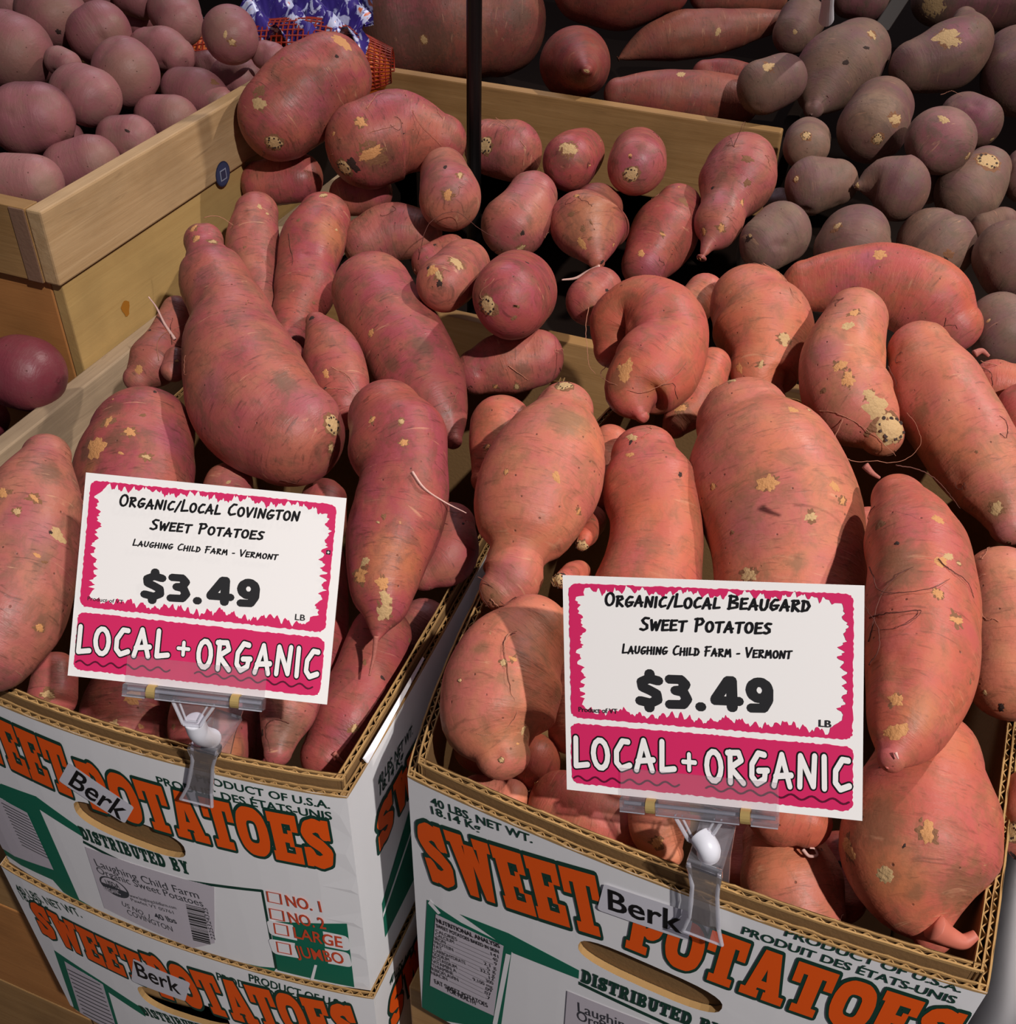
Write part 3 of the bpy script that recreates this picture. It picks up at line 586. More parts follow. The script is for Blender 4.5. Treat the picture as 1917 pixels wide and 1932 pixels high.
words(t, S, 'PRODUCT OF U.S.A.', (471, 1850), (663, 1905), (472, 1837), 'dkgreen', bold=.02); words(t, S, 'PRODUIT DES \u00c9TATS-UNIS', (411, 1848), (664, 1920), (412, 1835), 'dkgreen', bold=.02)
t.obj('origin_lettering', pf); t = MB()
words(t, S, 'DISTRIBUTED BY', (274, 1914), (440, 1962), (275, 1900), 'dkgreen', .0005, SLAB, gap=.08); t.obj('distributor_lettering', pf)
sticker(S, pf, [(252, 1806), (360, 1852), (352, 1887), (250, 1848)], 'Berk', (262, 1838), (344, 1874), (265, 1815), .0011)
S = wB['r']; t = MB(); a, b = S.uv((737, 1950)), S.uv((738, 1872)); h = b[1] - a[1]
for col, gr, off in (('dkgreen', .09, .0006), ('orange', 0, .0009)):
    polys, wd = vec_text('SWEET POTATOES', SLAB, gap=.05); lay(t, S, [[(a[0] + x * .36 / wd, a[1] + y * h) for x, y in (grow(p, gr) if gr else p)] for p in polys], col, off)
t.obj('title_lettering', pB['r']); t = MB(); words(t, S, '40 LBS. NET WT.', (733, 1862), (790, 1780), (732, 1848), 'dkgreen', bold=.02); t.obj('weight_lettering', pB['r'])
S = wN['l']; t = MB()
for col, gr, off in (('dkgreen', .09, .0006), ('orange', 0, .0009)):
    polys, wd = vec_text('SWEET POTATOES', SLAB, gap=.05); lay(t, S, [[(.05 + x * .36 / wd, -.155 + y * .085) for x, y in (grow(p, gr) if gr else p)] for p in polys], col, off)
t.obj('title_lettering', pN['l'])
t = MB(); S = wN['f']
for col, gr, off in (('dkgreen', .065, .0006), ('orange', 0, .0009)):
    polys, wd = vec_text('SWEET POTATOES', SLAB, gap=.05); lay(t, S, [[(.015 + x * .27 / wd, -.062 + y * .033) for x, y in (grow(p, gr) if gr else p)] for p in polys], col, off)
t.obj('title_lettering', pN['f'])
# ------------------------------------------------------------------ price cards and their clips
def ragged(lp, step, amp, seed, inward=0):
    rs = random.Random(seed); out = []; ph = 0
    for a, b in zip(lp, lp[1:] + lp[:1]):
        L = math.hypot(b[0] - a[0], b[1] - a[1]); k = max(2, int(L / step)); nx, ny = -(b[1] - a[1]) / L, (b[0] - a[0]) / L
        for i in range(k):
            j = rs.uniform(-amp, amp) if not inward else rs.uniform(-.2, .25) * amp + amp * inward * ((abs(math.sin((ph + i) * .41 + 1.3 * math.sin((ph + i) * .093))) ** 1.3) * rs.uniform(.45, 1) + .3 * math.sin((ph + i) * .17))
            out.append((a[0] + (b[0] - a[0]) * i / k + nx * j, a[1] + (b[1] - a[1]) * i / k + ny * j))
        ph += k
    return out
def rrect(x0, y0, x1, y1, r):
    return arc(x0 + r, y0 + r, r, r, 180, 270, 4) + arc(x1 - r, y0 + r, r, r, 270, 360, 4) + arc(x1 - r, y1 - r, r, r, 0, 90, 4) + arc(x0 + r, y1 - r, r, r, 90, 180, 4)
def price_card(cor, label, T, seed):
    K = Card(cor, .0006); W, H = K.W, K.H; mb = MB(); ax = np.array([K.ex, K.ey, K.n])
    mb.box((0, 0, -.0007), (W, H, 0), 'card', ax, K.o)
    o = mb.obj('price_card', None, origin=K.o + K.ex * W / 2); tag(o, label, 'price card', 'pink and white price cards on clips')
    b = MB(); rag = lambda lp, s, a, q, i=0: ragged([(x * W, y * H) for x, y in lp], s, a, q, i)
    tri_fill(b, K, [rag(rrect(.022, .345, .968, .965, .03), .0012, .0003, seed), rag(rrect(.072, .398, .928, .928, .04), .0007, .0034, seed + 1, -1)], 'pink', .0002, .006)
    tri_fill(b, K, [rag(rrect(.02, .035, .97, .318, .03), .0012, .0003, seed + 2)], 'pink', .0002, .008)
    b.obj('pink_print', o)
    t = MB()
    kw = dict(font=HAND, slant=.12, jit=.03, small=.78, gap=.15, wd=.185)
    for (s, a, e, c), nm in zip(T['hand'], ('variety_lettering', 'product_lettering', 'farm_lettering')):
        t = MB(); words(t, K, s, a, e, c, 'black', .0004, **kw); t.obj(nm, o)
    for (s, a, e, c), nm in zip(T['small'], ('origin_lettering', 'unit_lettering')):
        t = MB(); words(t, K, s, a, e, c, 'ink', .0006, bold=.01); t.obj(nm, o)
    t = MB()
    q = K.uv(T['cross']); r = .0011
    if T.get('cross_on'): lay(t, K, [rect(q[0] - r, q[1] - r, q[0] + r, q[1] + r)], 'ink', .0005); lay(t, K, [rect(q[0] - r * .6, q[1] - r * .18, q[0] + r * .6, q[1] + r * .18), rect(q[0] - r * .18, q[1] - r * .6, q[0] + r * .18, q[1] + r * .6)], 'card', .0007)
    if T.get('cross_on'): t.obj('plus_mark', o)
    t = MB(); words(t, K, '$3.49', *T['price'], 'ink', .0004, font=HEAVY, wd=.27, gap=.1); t.obj('price_lettering', o)
    t = MB()
    for s, a, e, c in T['big']: words(t, K, s, a, e, c, 'card', .0007, font=HAND, outline='black', ow=.055, wd=.2, gap=.22, jit=.02)
    for a, e, n in T['waves']:
        a, e = K.uv(a), K.uv(e); d = e - a; L = np.linalg.norm(d); d /= L; nn = np.array([-d[1], d[0]])
        lay(t, K, stroke([tuple(a + d * L * i / (n * 8) + nn * .0011 * math.sin(i / 8 * 2 * math.pi)) for i in range(n * 8 + 1)], .0009), plain('wave_ink', (92, 10, 44), .5), .0005)
    t.obj('banner_lettering', o)
    return K
CARDS = {'L': [[-0.3652, 0.34395, -0.35732], [-0.22975, 0.37932, -0.35849], [-0.21321, 0.31322, -0.44228], [-0.34866, 0.27785, -0.44112]], 'R': [[-0.10827, 0.37236, -0.36323], [0.02736, 0.38402, -0.33052], [0.05362, 0.32955, -0.42], [-0.08201, 0.31789, -0.45271]]}
KL = price_card(CARDS['L'], "price card reading Organic/Local Covington Sweet Potatoes, clipped to the left carton", dict(
    hand=[('Organic/Local Covington', (225, 954), (563, 983), (231, 933)), ('Sweet Potatoes', (284, 998), (496, 1018), (287, 979)), ('Laughing Child Farm - Vermont', (251, 1029), (523, 1056), (253, 1017))],
    small=[('Product of VT', (166, 1132), (233, 1139), (167, 1125)), ('LB', (557, 1169), (576, 1171), (558, 1158))], cross=(620, 1042), cross_on=1,
    price=((268, 1131), (490, 1147), (273, 1078)), big=[('LOCAL', (147, 1231), (317, 1241), (150, 1182)), ('+', (336, 1240), (356, 1242), (337, 1204)), ('ORGANIC', (372, 1257), (600, 1278), (377, 1206))],
    waves=[((144, 1249), (321, 1264), 6), ((368, 1270), (590, 1296), 7)]), 5)
KR = price_card(CARDS['R'], "price card reading Organic/Local Beaugard Sweet Potatoes, clipped to the right carton", dict(
    hand=[('Organic/Local Beaugard', (1142, 1142), (1528, 1153), (1145, 1118)), ('Sweet Potatoes', (1209, 1188), (1454, 1195), (1211, 1164)), ('Laughing Child Farm - Vermont', (1175, 1232), (1493, 1242), (1177, 1215))],
    small=[('Product of VT', (1093, 1342), (1166, 1346), (1094, 1333)), ('LB', (1546, 1370), (1569, 1372), (1547, 1357))], cross=(1600, 1300),
    price=((1204, 1334), (1462, 1346), (1210, 1270)), big=[('LOCAL', (1086, 1446), (1273, 1456), (1086, 1392)), ('+', (1290, 1458), (1313, 1460), (1290, 1413)), ('ORGANIC', (1333, 1471), (1605, 1490), (1337, 1414))],
    waves=[((1084, 1467), (1282, 1480), 6), ((1333, 1486), (1602, 1513), 7)]), 9)
def clip(K, S, label, b0, b1, jt, jb, knee):
    u0, u1 = K.uv(b0)[0], K.uv(b1)[0]; um = (u0 + u1) / 2; w_ = u1 - u0; ax = np.array([K.ex, K.ey, K.n])
    vt = S.uv(jt); vb = S.uv(jb); ut, ub = vt[0], vb[0]; vt, vb = vt[1], vb[1]; uc = lambda v: ut + (ub - ut) * (vt - v) / (vt - vb); uj = uc(0)
    root = tag(empty('sign_clip', S.pt(uj, 0)), label, 'sign clip', 'clear plastic sign clips')
    m = MB(); m.box((u0, -.003, .0012), (u1, .0145, .0018), 'clear2', ax, K.o); m.box((u0, -.003, -.0020), (u1, .012, -.0012), 'clear2', ax, K.o); m.obj('grip_plate', root, bevel=.0002)
    m = MB()
    for a, b in ((0, .165), (.235, .765), (.835, 1)): m.box((u0 + w_ * a, -.0066, -.002), (u0 + w_ * b, -.0002, .0046), 'clear', ax, K.o)
    m.tube([K.pt(u0 + w_ * .02, -.003, .001), K.pt(u1 - w_ * .02, -.003, .001)], .0010, 'edgeglint', 10)
    for a, b in ((0, .165), (.235, .765), (.835, 1)): m.tube([K.pt(u0 + w_ * a, -.0064, .0044), K.pt(u0 + w_ * b, -.0064, .0044)], .0004, 'edgeglint', 6); m.obj('hinge_bar', root, bevel=.0008)
    for a in (.2, .8):
        m = MB(); m.tube([K.pt(u0 + w_ * (a - .03), -.0032, .0014), K.pt(u0 + w_ * (a + .03), -.0032, .0014)], .0037, 'gold', 18); m.obj('spring', root, smooth=False)
    m = MB(); t0, t1 = K.pt(um - .0115, -.0066, .001), K.pt(um + .0115, -.0066, .001); c0, c1 = K.pt(um - .0045, -.0185, .001), K.pt(um + .0045, -.0185, .001)
    for a, b in ((t0, c0), (c0, c1), (c1, t1)): m.tube([a, b], .0010, 'edgeglint', 8)
    q0, q1 = K.pt(um - .008, -.0066, .001), K.pt(um + .008, -.0066, .001); d0, d1 = K.pt(um - .003, -.0165, .001), K.pt(um + .003, -.0165, .001)
    for a, b in ((q0, d0), (d0, d1), (d1, q1)): m.tube([a, b], .0006, 'edgeglint', 8)
    m.add([t0, c0, c1, t1, *[p - K.n * .0012 for p in (t0, c0, c1, t1)]], [(0, 1, 2, 3), (4, 7, 6, 5), (0, 4, 5, 1), (2, 6, 7, 3), (1, 5, 6, 2)], 'clear2'); m.obj('bracket', root)
    top = S.pt(ut, vt, -.001); cb = (c0 + c1) / 2
    m = MB(); kp = [cb - K.n * .0 + K.ey * .003 + K.n * -.002] + knee(cb, top) + [top + np.array([0, 0, -.004])]; pp = []
    for i in range(len(kp) - 1):
        for j in range(6): pp.append(kp[i] + (kp[i + 1] - kp[i]) * j / 6)
    pp.append(kp[-1]); pp = [sum(pp[max(0, min(len(pp) - 1, i + k))] for k in (-2, -1, 0, 1, 2)) / 5 for i in range(len(pp))]
    m.tube(pp, .0056, 'knuckle', 24); m.obj('knuckle', root, smooth=True, bevel=.0006)
    m = MB(); hw = .0085
    def plate(o1, o2, prof):                 # prof: (v, half width, offset)
        n = len(prof); vs = []
        for v, h, o in prof: vs += [S.pt(uc(v) - h, v, o + o1), S.pt(uc(v) + h, v, o + o1), S.pt(uc(v) - h, v, o + o2), S.pt(uc(v) + h, v, o + o2)]
        fs = [(0, 1, 3, 2), (4 * n - 4, 4 * n - 2, 4 * n - 1, 4 * n - 3)]
        for i in range(n - 1):
            a, b = 4 * i, 4 * i + 4; fs += [(a, b, b + 1, a + 1), (a + 2, a + 3, b + 3, b + 2), (a, a + 2, b + 2, b), (a + 1, b + 1, b + 3, a + 3)]
        m.add(vs, fs, 'clear')
    plate(.0, .0018, [(vt, hw, .007), (vt - .004, hw * 1.05, .0078), (vt * .45, hw * .82, .0042), (0, hw * .9, .003), (vb * .6, hw * 1.0, .0035), (vb, hw * 1.3, .0062)])
    plate(.0, .0018, [(vt + .004, hw, -.022), (vt * .45, hw * .85, -.018), (0, hw * .9, -.0155), (-.018, hw, -.0155)])
    for sx in (-1, 1): m.tube([S.pt(ut + sx * hw * .88, vt - .003, .008), S.pt(uc(vt * .4) + sx * hw * .74, vt * .4, .006), S.pt(uc(vb * .5) + sx * hw * .88, vb * .5, .0052), S.pt(uc(vb) + sx * hw * 1.2, vb, .007)], .0011, 'edgeglint', 8)
    m.box((-hw, -.0018, -.019), (hw, .0018, .008), 'clear', np.array([S.u, [0, 0, 1], S.n]), S.pt(ut, vt - .003)); m.tube([S.pt(uc(vb) - hw * 1.2, vb, .007), S.pt(uc(vb) + hw * 1.2, vb, .007)], .0008, 'edgeglint', 6); m.obj('jaw', root, bevel=.0004)
    m = MB(); um2 = uc(vt * .5); m.tube([S.pt(um2 - hw * .55, vt * .5, -.003), S.pt(um2 + hw * .55, vt * .5, -.003)], .0042, plain('spring_steel', (70, 68, 72), .25, 1.0), 16); m.tube([S.pt(um2 - hw * .5, vt * .5 - .006, .003), S.pt(um2 + hw * .5, vt * .5 - .006, .003)], .0008, 'gold', 8); m.obj('spring', root)
clip(KL, wL['f'], "clear clip with white ball joint gripping the left carton's rim and its price card", (237, 1300), (500, 1326), (398, 1388), (382, 1498), lambda a, b: [a * .5 + b * .5 + np.array([.003, -.006, .004])])
clip(KR, wR['f'], "clear clip with bent white neck gripping the right carton's rim and its price card", (1173, 1516), (1470, 1537), (1338, 1606), (1332, 1748), lambda a, b: [a * .55 + b * .45 + np.array([.003, -.002, .002])])
# ------------------------------------------------------------------ pole, bag, far plastic bits
mb = MB(); mb.tube([(-.42625, 1.021, -.64), (-.42625, 1.021, .9)], .0076, 'pole', 20); tag(mb.obj('sign_pole', smooth=False), 'black steel sign pole rising from the heap to the photo top', 'pole')
c0 = at((505, 64), y=1.13)
bg = tag(empty('net_bag', c0 + np.array([0, 0, -.1])), 'red net bag with a purple printed wrapper behind the red potatoes', 'net bag')
EX, EY, EZ = np.array([.93, .36, 0]), np.array([-.36, .93, 0]), np.array([0, 0, 1.])
def mound(s, t, g=0): # s along 0..1, t angle
    r = .052 * (math.sin(math.pi * (.08 + .84 * s)) ** .6) * (1 + .06 * math.sin(11 * s)) + g
    return c0 + EX * (s - .45) * .26 + EY * math.cos(t) * r * 1.1 + EZ * (math.sin(t) * r - .035)
mb = MB()
for k in range(44): mb.tube([mound(k / 43, t) for t in np.linspace(-.5, math.pi + .5, 22)], .0009, 'net', 4, False)
for k in range(26): mb.tube([mound(s, -.5 + (math.pi + 1) * k / 25) for s in np.linspace(0, 1, 30)], .0009, 'net', 4, False)
mb.obj('netting', bg)
mb = MB(); n1, n2 = 26, 12
tq = NT('purple_wrapper'); co = tq.n('ShaderNodeTexCoord').outputs['Object']; nz = tq.noise(co, 34, 3, .6, 1.5)
tq.link(tq.ramp(nz, [(.50, lin((62, 46, 128))), (.54, lin((196, 200, 232))), (.63, lin((206, 210, 236))), (.66, lin((222, 120, 80)))]), tq.b.inputs['Base Color']); tq.b.inputs['Roughness'].default_value = .25
w0 = at((566, 10), y=1.15)
vs = [w0 + EX * ((i / n1 - .5) * .15 + .006 * math.sin(j * 1.9)) + EY * (j / n2 - .3) * .13 + EZ * (.012 * math.sin(i * .9 + j) + .007 * math.sin(j * 1.7 - i * .5) - .028 * (1 - j / n2)) for i in range(n1 + 1) for j in range(n2 + 1)]
vs2 = [v - EZ * .002 for v in vs]; nn = len(vs)
mb.add(vs + vs2, [f for i in range(n1) for j in range(n2) for f in ((i * (n2 + 1) + j, (i + 1) * (n2 + 1) + j, (i + 1) * (n2 + 1) + j + 1, i * (n2 + 1) + j + 1), (nn + i * (n2 + 1) + j, nn + i * (n2 + 1) + j + 1, nn + (i + 1) * (n2 + 1) + j + 1, nn + (i + 1) * (n2 + 1) + j))], tq.m)
tag(mb.obj('wrapper', bg, smooth=True), 'purple printed film with white and orange blots')
for i, (s, dz, nm) in enumerate(((.12, 0, 'leftmost orange clementine in the red net bag'), (.36, .004, 'orange clementine in the middle of the red net bag, the barest one'), (.60, .0, 'clementine in the red net bag under the purple wrapper'), (.85, -.004, "clementine in the red net bag's right end"))):
    p = mound(s, math.pi / 2); p[2] = c0[2] - .035 + dz; mb = MB(); k = 20; rr = .036
    vs = [p + rr * np.array([math.sin(a) * math.cos(b), math.sin(a) * math.sin(b), .9 * math.cos(a)]) * (1 + .01 * math.sin(5 * b) * math.sin(3 * a)) for a in np.linspace(.001, math.pi - .001, k) for b in np.linspace(0, 2 * math.pi, 25)[:-1]]
    mb.add(vs, [(a * 24 + b, (a + 1) * 24 + b, (a + 1) * 24 + (b + 1) % 24, a * 24 + (b + 1) % 24) for a in range(k - 1) for b in range(24)], 'clem'); tag(mb.obj('clementine', smooth=True), nm, 'clementine', 'clementines in the net bag')
bx = tag(empty('cardboard_box', np.array([c0[0] - .1, 1.2, -.64])), 'dim brown cardboard box holding up the net bag', 'box')
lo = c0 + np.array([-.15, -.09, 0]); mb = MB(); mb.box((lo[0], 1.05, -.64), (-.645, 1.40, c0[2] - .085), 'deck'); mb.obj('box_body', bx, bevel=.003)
mb = MB(); a, b = at((1563, -14), z=-.30), at((1559, 36), z=-.34); mb.tube([a, a * .5 + b * .5, b * 1.0], [.0062, .0066, .0082], 'knuckle', 18); tag(mb.obj('clip_post', smooth=False), 'small white plastic clip post at the photo top among the purple pile', 'clip post')
mb = MB(); a, b = at((1706, -12), z=-.36), at((1660, 58), z=-.40); d = np.array([.0105, .004, 0])
mb.add([a - d, a + d, b + d, b - d] + [p + np.array([0, .003, .0015]) for p in (a - d, a + d, b + d, b - d)], [(0, 1, 2, 3), (7, 6, 5, 4), (0, 4, 5, 1), (2, 6, 7, 3), (1, 5, 6, 2), (0, 3, 7, 4)], plain('hazy_plastic', (66, 58, 54), .4)); tag(mb.obj('sign_bracket', bevel=.001), 'hazy grey plastic sign bracket leaning at the photo top, right of the white post', 'bracket')
# ------------------------------------------------------------------ the tubers
POT = [
 ('c1', 'C', 5, 'huge blunt rose sweet potato topping the left heap, beside the slatted crate', [(530, 222, 82), (572, 184, 89), (622, 146, 81)], {'m': [(488, 195, 16, 'p'), (490, 170, 14, 'd'), (645, 78, 22, 'p'), (518, 270, 12, 'p'), (590, 200, 40, 'v')], 'sc': [(517, 270, 16)], 'a': 28, 'X': -0.58}),
 ('c2', 'C', 6, "large salmon sweet potato with a ringed scar, touching the black pole's left side", [(692, 272, 80), (750, 252, 82), (832, 266, 50)], {'m': [(680, 230, 14, 'p'), (700, 290, 28, 'p'), (720, 300, 40, 'd'), (665, 312, 16, 'k')], 'sc': [(649, 317, 17)], 'rt': [[(692, 205), (720, 176), (745, 178)], [(640, 262), (700, 250), (745, 235)], [(765, 178), (785, 225), (830, 275)]], 'd': 0.012}),
 ('c3', 'C', 7, 'small wrinkled sweet potato with black eyes, close left of the pole', [(838, 328, 47), (848, 374, 61)], {'m': [(840, 315, 9, 'k'), (868, 330, 9, 'p'), (845, 368, 13, 'p'), (850, 345, 40, 'v')], 'd': -0.05}),
 ('c4', 'C', 2, "rosy sweet potato peeping out behind the pole's right side with a hairy root over it", [(925, 278, 50), (968, 285, 57)], {'m': [(930, 300, 30, 'v')], 'sc': [(915, 275, 16)], 'rt': [[(935, 222), (960, 240), (985, 270), (1010, 300), (1022, 325)]]}),
 ('c5', 'C', 3, 'small pink sweet potato with crusty tip, left of the two against the pale back board', [(1098, 288, 45), (1074, 306, 53)], {'m': [(1072, 280, 20, 'p'), (1060, 300, 22, 'd')], 'd': -0.06}),
 ('c6', 'C', 3, 'small magenta round sweet potato end with corky scar, right one against the back board', [(1204, 298, 54), (1200, 312, 56)], {'m': [(1200, 300, 50, 'v'), (1190, 320, 30, 'v')], 'sc': [(1191, 329, 15)], 'd': -0.08}),
 ('c7', 'C', 5, 'bulb-shaped sweet potato with a narrow tailed tip, bordering the dusty purple pile', [(1394, 322, 70), (1388, 344, 75), (1366, 392, 47), (1354, 424, 46), (1350, 440, 38), (1335, 464, 14), (1326, 482, 7)], {'m': [(1410, 345, 9, 'd'), (1400, 383, 7, 'p'), (1361, 430, 9, 'p'), (1328, 437, 9, 'p'), (1360, 370, 30, 'v'), (1340, 310, 40, 'v'), (1410, 300, 14, 'd')], 'rt': [[(1385, 275), (1400, 240), (1408, 236), (1405, 250)]]}),
 ('c8', 'C', 3, 'folded dark red sweet potato just right of the pole, two lobes', [(1004, 370, 47), (990, 398, 56), (970, 426, 63)], {'m': [(986, 440, 6, 'k'), (983, 468, 10, 'p'), (985, 350, 40, 'v')]}),
 ('c9', 'C', 4, 'tan-orange pitted sweet potato with a purple root tail at its bottom', [(1128, 392, 46), (1113, 424, 73), (1120, 462, 46), (1126, 492, 17)], {'m': [(1098, 460, 16, 'p'), (1078, 404, 8, 'd'), (1115, 420, 6, 'd'), (1100, 432, 7, 'd'), (1113, 450, 6, 'd'), (1110, 415, 60, 't')], 'sp': [([(1132, 503), (1110, 512), (1085, 525), (1060, 528)], 8)]}),
 ('c10', 'C', 3, 'dark red sweet potato leaning between the tan pitted one and the bulb-shaped one', [(1276, 398, 50), (1254, 440, 67), (1218, 498, 47)], {'m': [(1210, 478, 9, 'p'), (1250, 442, 7, 'p'), (1290, 380, 16, 'd'), (1235, 500, 30, 'v')]}),
 ('c11', 'C', 6, 'blunt sweet potato with corky eyes, lying on the pile left of the round cut-ended one', [(876, 500, 50), (840, 536, 54)], {'m': [(815, 510, 14, 'p'), (828, 520, 12, 'p'), (829, 535, 8, 'k'), (862, 495, 20, 'p'), (808, 506, 6, 'k')], 'd': -0.06}),
 ('c12', 'C', 6, 'smooth oval sweet potato with a round pale cut end facing us, centre of the heap', [(980, 546, 72), (961, 568, 72)], {'sc': [(919, 577, 20)], 'm': [(970, 600, 8, 'd')], 'd': -0.09}),
 ('c13', 'C', 4, 'shaded sweet potato tucked behind the blunt corky-eyed one', [(812, 498, 36), (850, 478, 36)], {'rt': [[(790, 490), (815, 420), (860, 402), (900, 430), (985, 475)]]}),
 ('c14', 'C', 1, "dark shadowed sweet potato wedged left of the pole's foot", [(692, 458, 48), (740, 440, 54), (790, 440, 46)], {}),
 ('c15', 'C', 3, 'tall tan-pink sweet potato standing left of the pole foot, tapering downwards', [(612, 412, 50), (592, 455, 62), (578, 510, 54), (576, 548, 56), (556, 602, 42), (546, 648, 34)], {'rt': [[(545, 440), (548, 470), (553, 490), (545, 530)]], 'm': [(610, 368, 9, 'p'), (630, 440, 40, 't')]}),
 ('c16', 'C', 2, 'long red sweet potato behind the big two-lobed one, next to the crate riser', [(484, 402, 40), (478, 452, 50), (484, 520, 42), (498, 588, 28)], {'m': [(490, 390, 8, 'p')], 'rt': [[(385, 412), (410, 408), (440, 425), (470, 450)]]}),
 ('c17', 'C', 3, 'large red-shouldered sweet potato running down under the blunt corky-eyed one', [(706, 552, 77), (730, 600, 84), (768, 662, 86), (808, 735, 76), (842, 800, 42), (855, 830, 18)], {'m': [(700, 628, 9, 'p'), (790, 650, 30, 'd'), (740, 690, 18, 'd')]}),
 ('c18', 'C', 1, 'shadowed sweet potato directly beneath the huge blunt one', [(495, 346, 42), (565, 336, 46)], {}),
 ('c19', 'C', 7, 'big two-lobed purplish sweet potato with a small knob on top, above the left price card', [(385, 457, 37), (388, 474, 35), (396, 498, 54), (402, 522, 63), (420, 562, 68), (438, 600, 76), (444, 646, 95), (462, 704, 113), (484, 756, 121), (514, 794, 119), (546, 816, 107)], {'m': [(370, 452, 12, 'p'), (402, 456, 13, 'p'), (365, 430, 10, 'p'), (385, 520, 26, 'v'), (400, 730, 40, 'v'), (540, 720, 28, 'd'), (580, 760, 60, 'v'), (625, 845, 12, 'p')], 'sc': [(628, 801, 22)], 'f': [(0.11, 0.07)]}),
 ('c20', 'C', 4, 'pointed pink sweet potato with a dark root scratch, right of the big two-lobed one', [(596, 606, 20), (622, 655, 50), (640, 715, 56), (652, 765, 48)], {'m': [(615, 705, 11, 'p'), (670, 650, 26, 'v'), (588, 600, 8, 'k')], 'rt': [[(625, 692), (650, 710), (665, 730), (672, 742)], [(612, 735), (640, 735), (660, 745)]]}),
 ('c21', 'C', 6, 'tall orange-brown sweet potato with a thin tail, just right of the left price card', [(730, 790, 73), (748, 830, 95), (764, 885, 87), (758, 950, 94), (740, 1010, 93), (728, 1060, 82), (722, 1112, 67), (722, 1152, 48), (714, 1186, 20), (710, 1205, 8)], {'m': [(702, 792, 10, 'p'), (757, 795, 8, 'p'), (762, 835, 10, 'p'), (680, 1085, 20, 'p'), (688, 1060, 14, 'p'), (722, 1100, 16, 'p'), (728, 1130, 17, 'p'), (725, 1155, 20, 'p'), (735, 1060, 70, 't')], 'sp': [([(778, 890), (795, 915), (835, 945), (880, 968)], 5), ([(710, 1200), (705, 1240), (697, 1275)], 11)]}),
 ('c22', 'C', 5, "sweet potato with yellow peeled patches, behind the left price card's top left corner", [(268, 828, 100), (256, 880, 114), (254, 935, 112)], {'m': [(204, 795, 15, 'p'), (180, 845, 26, 'p'), (245, 815, 13, 'p'), (276, 862, 11, 'p'), (228, 855, 6, 'p'), (170, 880, 22, 't'), (320, 820, 45, 'v'), (215, 770, 22, 'd'), (210, 830, 22, 'd'), (165, 850, 26, 'd')]}),
 ('c23', 'C', 6, 'big red sweet potato cut off by the photo edge, left of the left price card', [(88, 862, 44), (70, 930, 80), (55, 1010, 92), (36, 1090, 102), (10, 1165, 102), (-20, 1215, 92)], {'m': [(65, 940, 12, 'p'), (32, 965, 9, 'p'), (110, 1010, 21, 'p'), (70, 1048, 9, 'p'), (80, 1178, 20, 'd'), (75, 1185, 12, 'p'), (40, 980, 40, 'v'), (80, 1000, 40, 'v'), (95, 890, 30, 'd'), (5, 930, 14, 'p')], 'Y0': 0.345}),
 ('c24', 'C', 4, "smooth sweet potato showing as a strip along the left card's right edge", [(585, 1010, 52), (590, 1080, 62), (592, 1160, 64), (585, 1235, 62), (580, 1290, 50)], {}),
 ('c25', 'C', 5, 'long dark red sweet potato sloping to the front right corner of the left carton', [(718, 1200, 58), (692, 1282, 68), (656, 1370, 72), (622, 1428, 54)], {'m': [(668, 1375, 10, 'p'), (655, 1390, 30, 'v')], 'sp': [([(630, 1420), (640, 1432), (650, 1440)], 10)]}),
 ('c26', 'C', 3, "red sweet potato showing between the tall tailed one and the carton's right flap", [(802, 1178, 50), (772, 1222, 48)], {}),
 ('c27', 'C', 3, 'half-shaded orange sweet potato right of the tall tailed one', [(852, 990, 44), (838, 1050, 58), (800, 1075, 40)], {'rt': [[(790, 1085), (820, 1105), (855, 1095)]]}),
 ('c28', 'C', 3, 'low-lying shaded sweet potato under the round cut-ended one', [(902, 702, 44), (952, 686, 60), (1010, 676, 56)], {'m': [(935, 730, 8, 'p'), (975, 730, 10, 'p'), (985, 700, 18, 'd')], 'rt': [[(960, 690), (985, 705), (1000, 715)]]}),
 ('c32', 'C', 2, 'knobbly sweet potato with wispy roots, against the low side rail', [(336, 585, 28), (316, 630, 32), (285, 690, 46), (262, 715, 28)], {'m': [(262, 697, 10, 'p')], 'sp': [([(330, 640), (310, 610), (292, 575), (280, 560)], 6)], 'rt': [[(355, 620), (350, 645), (345, 690)], [(300, 680), (295, 650), (340, 620), (368, 608)], [(325, 650), (320, 620), (325, 600)]]}),
 ('c33', 'C', 3, 'small orange sweet potato bump left of the big two-lobed one', [(332, 675, 24), (328, 698, 24)], {'m': [(334, 681, 4, 'p')]}),
 ('c34', 'C', 3, "little sweet potato squeezed right of the big two-lobed one's waist", [(545, 668, 28), (556, 682, 28)], {}),
 ('c35', 'C', 2, 'shaded sweet potato end between the left card and the big two-lobed one', [(432, 915, 45), (420, 960, 50)], {}),
 ('c36', 'C', 3, "pinkish sweet potato crown at the left card's top right corner", [(612, 945, 44), (605, 990, 50)], {}),
 ('c37', 'C', 2, "sweet potato below the left card's bottom left corner, in the carton", [(105, 1270, 42), (98, 1315, 46)], {'m': [(90, 1310, 14, 'p')]}),
 ('c38', 'C', 3, 'yellow-patched sweet potato under the left card, left of the clip', [(245, 1290, 70), (236, 1345, 82), (236, 1400, 80)], {'m': [(250, 1315, 24, 'p'), (215, 1370, 14, 'p')], 'Y': 0.365}),
 ('c39', 'C', 3, 'plain red sweet potato right behind the clip of the left carton', [(405, 1300, 74), (402, 1360, 84), (402, 1410, 80)], {'m': [(440, 1415, 30, 't')]}),
